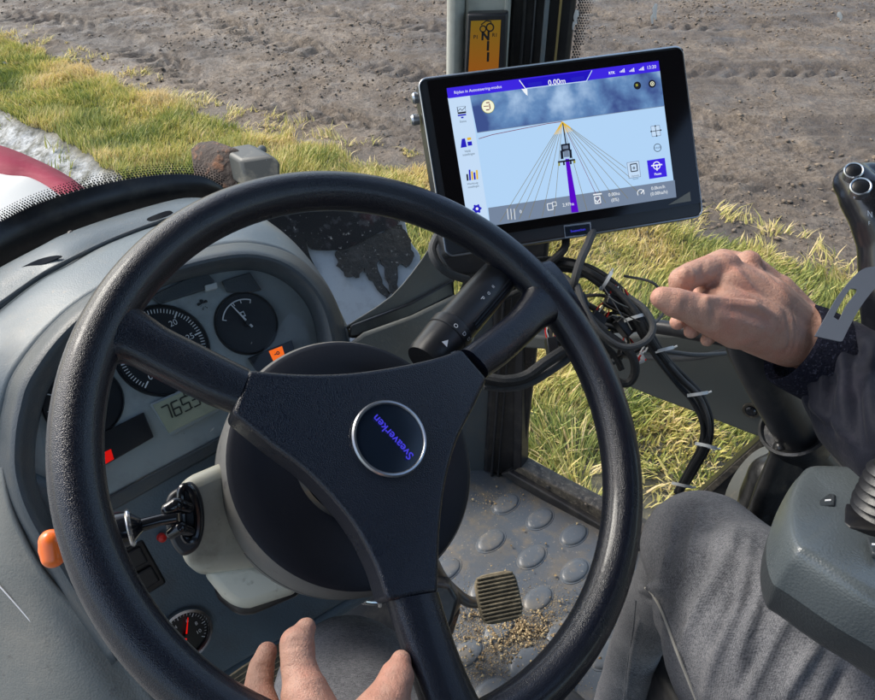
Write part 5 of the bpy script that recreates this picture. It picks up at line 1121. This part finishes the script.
# ------------------------------------------------------------------ driver
drv = thing('person', Vector((.25, .05, FLOOR)), 'driver in grey jeans and dark jacket, right hand curled, left hand on knee', 'person')
mb = MB(); SK = 'skin'
# right hand
chain(mb, [(722, 268, .505, 14), (760, 292, .515, 20), (798, 330, .52, 28)], SK)
chain(mb, [(746, 268, .525, 15), (775, 295, .525, 22), (800, 326, .525, 27)], SK)
chain(mb, [(726, 288, .505, 28), (762, 308, .51, 33), (797, 332, .52, 29)], SK); chain(mb, [(722, 312, .492, 27), (758, 324, .50, 31), (790, 340, .515, 28)], SK)
chain(mb, [(770, 328, .50, 27), (738, 325, .487, 25), (709, 315, .476, 20.5), (690, 308, .470, 16), (675, 303, .467, 15.5), (662, 298, .466, 11.5)], SK)
chain(mb, [(724, 268, .503, 17), (708, 270, .497, 15), (692, 275, .490, 13.5), (682, 280, .487, 13), (680, 292, .49, 10.5), (686, 302, .497, 8.5)], SK)
chain(mb, [(746, 268, .525, 14.5), (722, 262, .53, 13), (705, 268, .535, 12), (698, 292, .53, 10.5), (690, 312, .515, 9), (677, 323, .505, 7.8)], SK)
chain(mb, [(765, 280, .545, 14), (735, 285, .55, 12), (715, 300, .54, 11), (705, 318, .525, 9), (691, 332, .512, 7.6)], SK)
chain(mb, [(780, 300, .55, 13), (750, 310, .55, 10), (728, 322, .54, 9), (707, 340, .52, 7)], SK)
chain(mb, [(735, 325, .505, 20), (775, 338, .515, 22)], SK)
# knuckle bumps and tendons
for x, y, d, r in ((721, 262, .497, 10), (748, 261, .516, 10.5), (686, 274, .480, 8.5), (700, 308, .466, 11)): capsule(mb, W(x, y, d), W(x+2, y+1, d), r*d/FPX, r*d/FPX, SK, 12)
chain(mb, [(748, 262, .512, 5), (795, 312, .502, 5)], SK); chain(mb, [(722, 262, .494, 4.5), (790, 318, .495, 5)], SK); chain(mb, [(706, 300, .463, 5), (752, 306, .473, 7), (790, 330, .49, 6)], SK)
# right forearm, upper arm
el = Vector((.545, .22, 2.02)); sh = Vector((.54, -.02, 2.30)); wr = W(800, 333, .52)
capsule(mb, wr, el, .024, .036, SK); capsule(mb, el, sh, .038, .045, SK)
# left hand
chain(mb, [(267, 653, .437, 11), (262, 667, .43, 14), (258, 692, .42, 16.5), (266, 730, .405, 23)], SK)
chain(mb, [(306, 628, .435, 10.5), (297, 644, .427, 17.5), (298, 666, .42, 18.5), (305, 694, .41, 25), (318, 735, .40, 36)], SK)
chain(mb, [(214, 704, .445, 12), (222, 718, .43, 14), (240, 735, .415, 16), (270, 765, .40, 18)], SK)
chain(mb, [(196, 735, .45, 10), (206, 745, .43, 12), (222, 760, .41, 14), (265, 785, .39, 18)], SK)
chain(mb, [(401, 661, .437, 11.5), (397, 677, .43, 18), (388, 702, .42, 24), (360, 740, .40, 34)], SK)
chain(mb, [(262, 765, .395, 24), (300, 770, .40, 30), (350, 765, .40, 28)], SK); chain(mb, [(300, 775, .39, 38), (320, 850, .37, 32)], SK)
lw = W(320, 850, .37); le = Vector((.14, -.22, 1.98)); ls = Vector((.24, -.24, 2.25))
capsule(mb, lw, le, .026, .036, SK); capsule(mb, le, ls, .038, .045, SK)
# torso core, neck and head (behind the camera)
ch = Vector((.42, -.22, 2.18)); capsule(mb, sh, ch, .05, .09, SK); capsule(mb, ls, ch, .05, .09, SK); capsule(mb, ch, Vector((.42, -.14, 1.80)), .10, .11, SK)
capsule(mb, ch, Vector((.42, -.22, 2.42)), .06, .05, SK); capsule(mb, Vector((.43, -.24, 2.53)), Vector((.41, -.20, 2.49)), .088, .075, SK); capsule(mb, Vector((.395, -.125, 2.50)), Vector((.39, -.13, 2.475)), .014, .016, SK)
bo = mb.build('body', drv, remesh=.0015, smooth_it=5); bake(bo)
FL = [([(750, 258), (766, 276), (790, 302)], .0016, .0022), ([(728, 262), (748, 284), (782, 312)], .0015, .0022), ([(738, 262), (756, 282), (784, 308)], -.0016, .0032), ([(714, 300), (730, 300), (752, 302)], -.0016, .003), ([(740, 290), (756, 300), (775, 324)], .0011, .0018), ([(715, 316), (745, 322), (775, 335)], .0014, .004),
      ([(704, 262), (703, 272), (706, 282)], -.0011, .0022), ([(688, 268), (690, 276), (689, 284)], -.0009, .0018), ([(683, 300), (684, 310)], -.0010, .0016), ([(687, 299), (688, 311)], -.0009, .0014), ([(710, 302), (713, 314), (712, 326)], -.0010, .002), ([(785, 312), (790, 330), (786, 352)], -.0013, .0018), ([(792, 310), (797, 330), (792, 352)], -.0010, .0016), ([(722, 268), (716, 280), (718, 292)], -.0014, .0028),
      ([(284, 644), (296, 640), (308, 641)], -.0010, .0015), ([(282, 650), (296, 646), (309, 648)], -.0010, .0014), ([(284, 668), (298, 666), (312, 668)], -.0009, .0016), ([(252, 668), (262, 665), (272, 667)], -.0010, .0014), ([(250, 674), (262, 671), (273, 673)], -.0009, .0014), ([(300, 690), (318, 700), (332, 712)], .0013, .003), ([(384, 676), (396, 673), (408, 678)], -.0011, .0015), ([(382, 682), (396, 679), (410, 685)], -.0010, .0014)]
folds(bo, [(SL(bo, p), a, w) for p, a, w in FL]); _B.clear()
mb = MB(); capsule(mb, Vector((.44, -.26, 2.57)), Vector((.42, -.23, 2.58)), .088, .08, 'hair'); mb.build('hair', drv)
def nail(x, y, d, ax, up, rx, ry):
    c = W(x, y, d); N_ = (CP-c).normalized(); f = Fr(c, C2W(*ax), C2W(*up)); mb = MB(); n = 18; V = []
    for k, h in ((0, .0011), (.6, .0008), (.95, 0), (1.02, -.0015)):
        for i in range(n): q = 2*math.pi*i/n; V.append(f.pt(rx*k*math.cos(q), ry*k*math.sin(q), h))
    mb.add(V, [(j*n+i, j*n+(i+1) % n, (j+1)*n+(i+1) % n, (j+1)*n+i) for j in range(3) for i in range(n)], 'nail'); mb.build('fingernail', drv)
# jeans
jm = MB(); J = 'denim'
hipR, hipL = Vector((.50, -.05, 1.80)), Vector((.30, -.16, 1.80))
chain(jm, [(704, 553, .66, 62), (745, 610, .585, 88)], J, n=32)
capsule(jm, W(745, 612, .585), hipR, .075, .105, J, 32)
capsule(jm, W(765, 650, .545), hipR, .078, .11, J, 32)
chain(jm, [(686, 568, .72, 45), (638, 640, .86, 25), (616, 720, .98, 27), (618, 860, 1.12, 38)], J, n=28)
capsule(jm, W(347, 693, .58), W(380, 790, .47), .061, .066, J, 32); capsule(jm, W(380, 790, .47), hipL, .066, .11, J, 32)
capsule(jm, W(364, 680, .57), W(352, 800, .80), .045, .055, J, 28); capsule(jm, W(352, 800, .80), W(350, 1000, 1.05), .055, .05, J, 28)
capsule(jm, hipR, hipL, .11, .11, J, 32); capsule(jm, (hipR+hipL)/2, Vector((.42, -.15, 1.86)), .13, .13, J, 32)
jo = jm.build('jeans', drv, remesh=.0032, smooth_it=10)
bake(jo)
FL = [([(738, 530), (722, 575), (700, 610), (682, 650)], .0045, .006), ([(750, 540), (742, 590), (722, 640), (704, 700)], .0045, .006), ([(800, 600), (772, 640), (745, 700)], .005, .007), ([(770, 575), (752, 620), (738, 660)], .0035, .005), ([(676, 520), (668, 560), (662, 590)], .003, .005),
      ([(700, 510), (690, 560), (676, 600)], .0025, .005), ([(715, 520), (705, 560), (690, 600)], -.003, .006), ([(745, 560), (730, 610), (712, 650)], -.004, .006), ([(790, 610), (760, 655), (740, 690)], -.004, .006), ([(655, 590), (665, 615), (680, 650), (696, 700)], .003, .004), ([(648, 600), (660, 640), (676, 700)], -.004, .006), ([(640, 590), (655, 588), (668, 594)], .004, .005), ([(640, 620), (632, 660), (626, 700)], .003, .004), ([(820, 640), (800, 670), (780, 705)], .004, .006), ([(850, 665), (835, 690), (820, 720)], -.004, .007)]
folds(jo, [(SL(jo, p), a*1.7, w*.6) for p, a, w in FL]); _B.clear()
mb = MB(); P = SL(jo, [(645, 588), (652, 594), (660, 608), (667, 625), (676, 650), (686, 675), (698, 705)]); Nn = (CP-P[0]).normalized()
mb.tube(cr([p+(CP-p).normalized()*.0008 for p in P], 5), .0011, 'seam_thread', 6)
P = SL(jo, [(648, 590), (655, 596), (663, 610), (670, 627), (679, 652), (689, 677), (701, 705)]); mb.tube(cr([p+(CP-p).normalized()*.0002 for p in P], 5), .0004, 'denim', 5)
P = SL(jo, [(636, 600), (633, 630), (628, 660), (624, 700)]); mb.tube(cr([p+(CP-p).normalized()*.0005 for p in P], 5), .0009, 'denim', 6); mb.build('seam_stitching', jo)
# jacket: sleeves and trunk
jk = MB(); K = 'jacket'
a0 = W(818, 352, .515); capsule(jk, W(868, 384, .50), el, .038, .055, K, 32); capsule(jk, el, sh, .058, .07, K, 32); chain(jk, [(848, 390, .505, 44), (866, 416, .485, 50), (900, 440, .46, 62)], K, n=28); chain(jk, [(840, 352, .51, 34), (870, 372, .50, 50)], K, n=28)
capsule(jk, W(325, 900, .36), le, .042, .055, K, 28); capsule(jk, le, ls, .058, .07, K, 28)
capsule(jk, sh, ch, .075, .13, K, 28); capsule(jk, ls, ch, .075, .13, K, 28); capsule(jk, ch, Vector((.42, -.14, 1.88)), .15, .15, K, 28)
jko = jk.build('jacket', drv, remesh=.003, smooth_it=8); bake(jko)
FL = [([(846, 318), (834, 345), (830, 385), (832, 430)], -.007, .0035), ([(866, 322), (858, 350), (856, 400), (862, 445)], -.006, .004), ([(838, 335), (845, 380), (846, 425)], .005, .005), ([(818, 350), (814, 380), (818, 412)], .005, .0045), ([(872, 340), (870, 390), (874, 430)], .005, .005), ([(805, 400), (825, 415), (850, 440)], .004, .004), ([(806, 380), (808, 400), (822, 425)], -.004, .003), ([(832, 350), (824, 380), (826, 420)], .004, .0025), ([(850, 335), (852, 380), (853, 430)], -.003, .0025)]
folds(jko, [(SL(jko, p), a, w) for p, a, w in FL]); _B.clear()
# knit cuff: a ring round the wrist
ca = W(796, 345, .515); cax = (el-ca).normalized(); cax = C2W(.86, -.42, .05).normalized()
mb = MB(); mb.lathe(ca, cax, [(.0255, .001), (.0300, -.004), (.0322, -.002), (.0332, .004), (.0335, .016), (.0340, .034)], 'knit_cuff', 48); mb.build('cuff', jko)
TBP = [(880, 266), (861, 270), (841, 292), (828, 313), (815, 336), (842, 342), (853, 320), (864, 302), (880, 282)]; SLT = [(856, 284), (848, 292), (836, 312), (831, 325), (838, 322), (846, 306), (857, 292)]
tf = Fr(W(838, 320, .455), C2W(.8, .6, -.1), C2W(-.5, .8, .25))
mb = MB(); O1 = c2(TBP[:1]+TBP[1:5], 4)+c2(TBP[5:], 4); 
def ringf(O, I, w):  # plate with a slot, as quads between outer and inner outline
    n = 60
    def rs(Pp): 
        Q = [Vector((*p, 0)) for p in Pp]; Q.append(Q[0]); L_ = [0]
        for a, b in zip(Q, Q[1:]): L_.append(L_[-1]+(b-a).length)
        out = []
        for k in range(n):
            s = L_[-1]*k/n; j = max(i for i in range(len(L_)) if L_[i] <= s); j = min(j, len(Q)-2); out.append(Q[j].lerp(Q[j+1], (s-L_[j])/max(1e-6, L_[j+1]-L_[j])))
        return out
    A = rs(O); Bq = rs(I); m0 = sum(Bq, Vector())/n
    # align by angle
    Bq = [min(Bq, key=lambda b: (b-(a+(m0-a)*.6)).length) for a in A]
    F_ = [(i, (i+1) % n, n+(i+1) % n, n+i) for i in range(n)]
    top = [tf.at(p.x, p.y, w) for p in A]+[tf.at(p.x, p.y, w) for p in Bq]; bot = [p-tf.N*.002 for p in top]
    mb.add(top+bot, F_+[tuple(2*n+i for i in f)[::-1] for f in F_]+[(i, 2*n+i, 2*n+(i+1) % n, (i+1) % n) for i in range(n)]+[(n+i, n+(i+1) % n, 3*n+(i+1) % n, 3*n+i) for i in range(n)], 'tab_grey')
ringf(O1, c2(SLT, 3), 0); mb.build('cuff_tab', jko, bevel=0)
# black seat box added for the shadowed gap behind the leg
sb = thing('seat_shade_box', W(720, 690, 1.0), 'black seat base box added to fill the shaded gap behind the right knee', 'seat')
mb = MB(); P = [Vector((x, y, FLOOR)) for x, y in ((.26, .46), (.62, .58), (.75, .1), (.35, -.05))]; mb.slab(P, TZ*.3, 'frame_black'); mb.build('gap_box', sb, bevel=.02)
# boots at the end of the legs
for (x, y, d) in ((622, 880, 1.14), (350, 1010, 1.07)):
    p = W(x, y, d); p.z = max(p.z, FLOOR+.05); mb = MB(); capsule(mb, p, p+TZ*.06, .05, .05, 'black_rubber'); capsule(mb, Vector((p.x, p.y, FLOOR+.045)), Vector((p.x, p.y, FLOOR+.04))+TF*.17, .045, .04, 'black_rubber', flat=1); mb.build('boot', drv, remesh=.005, smooth_it=4)
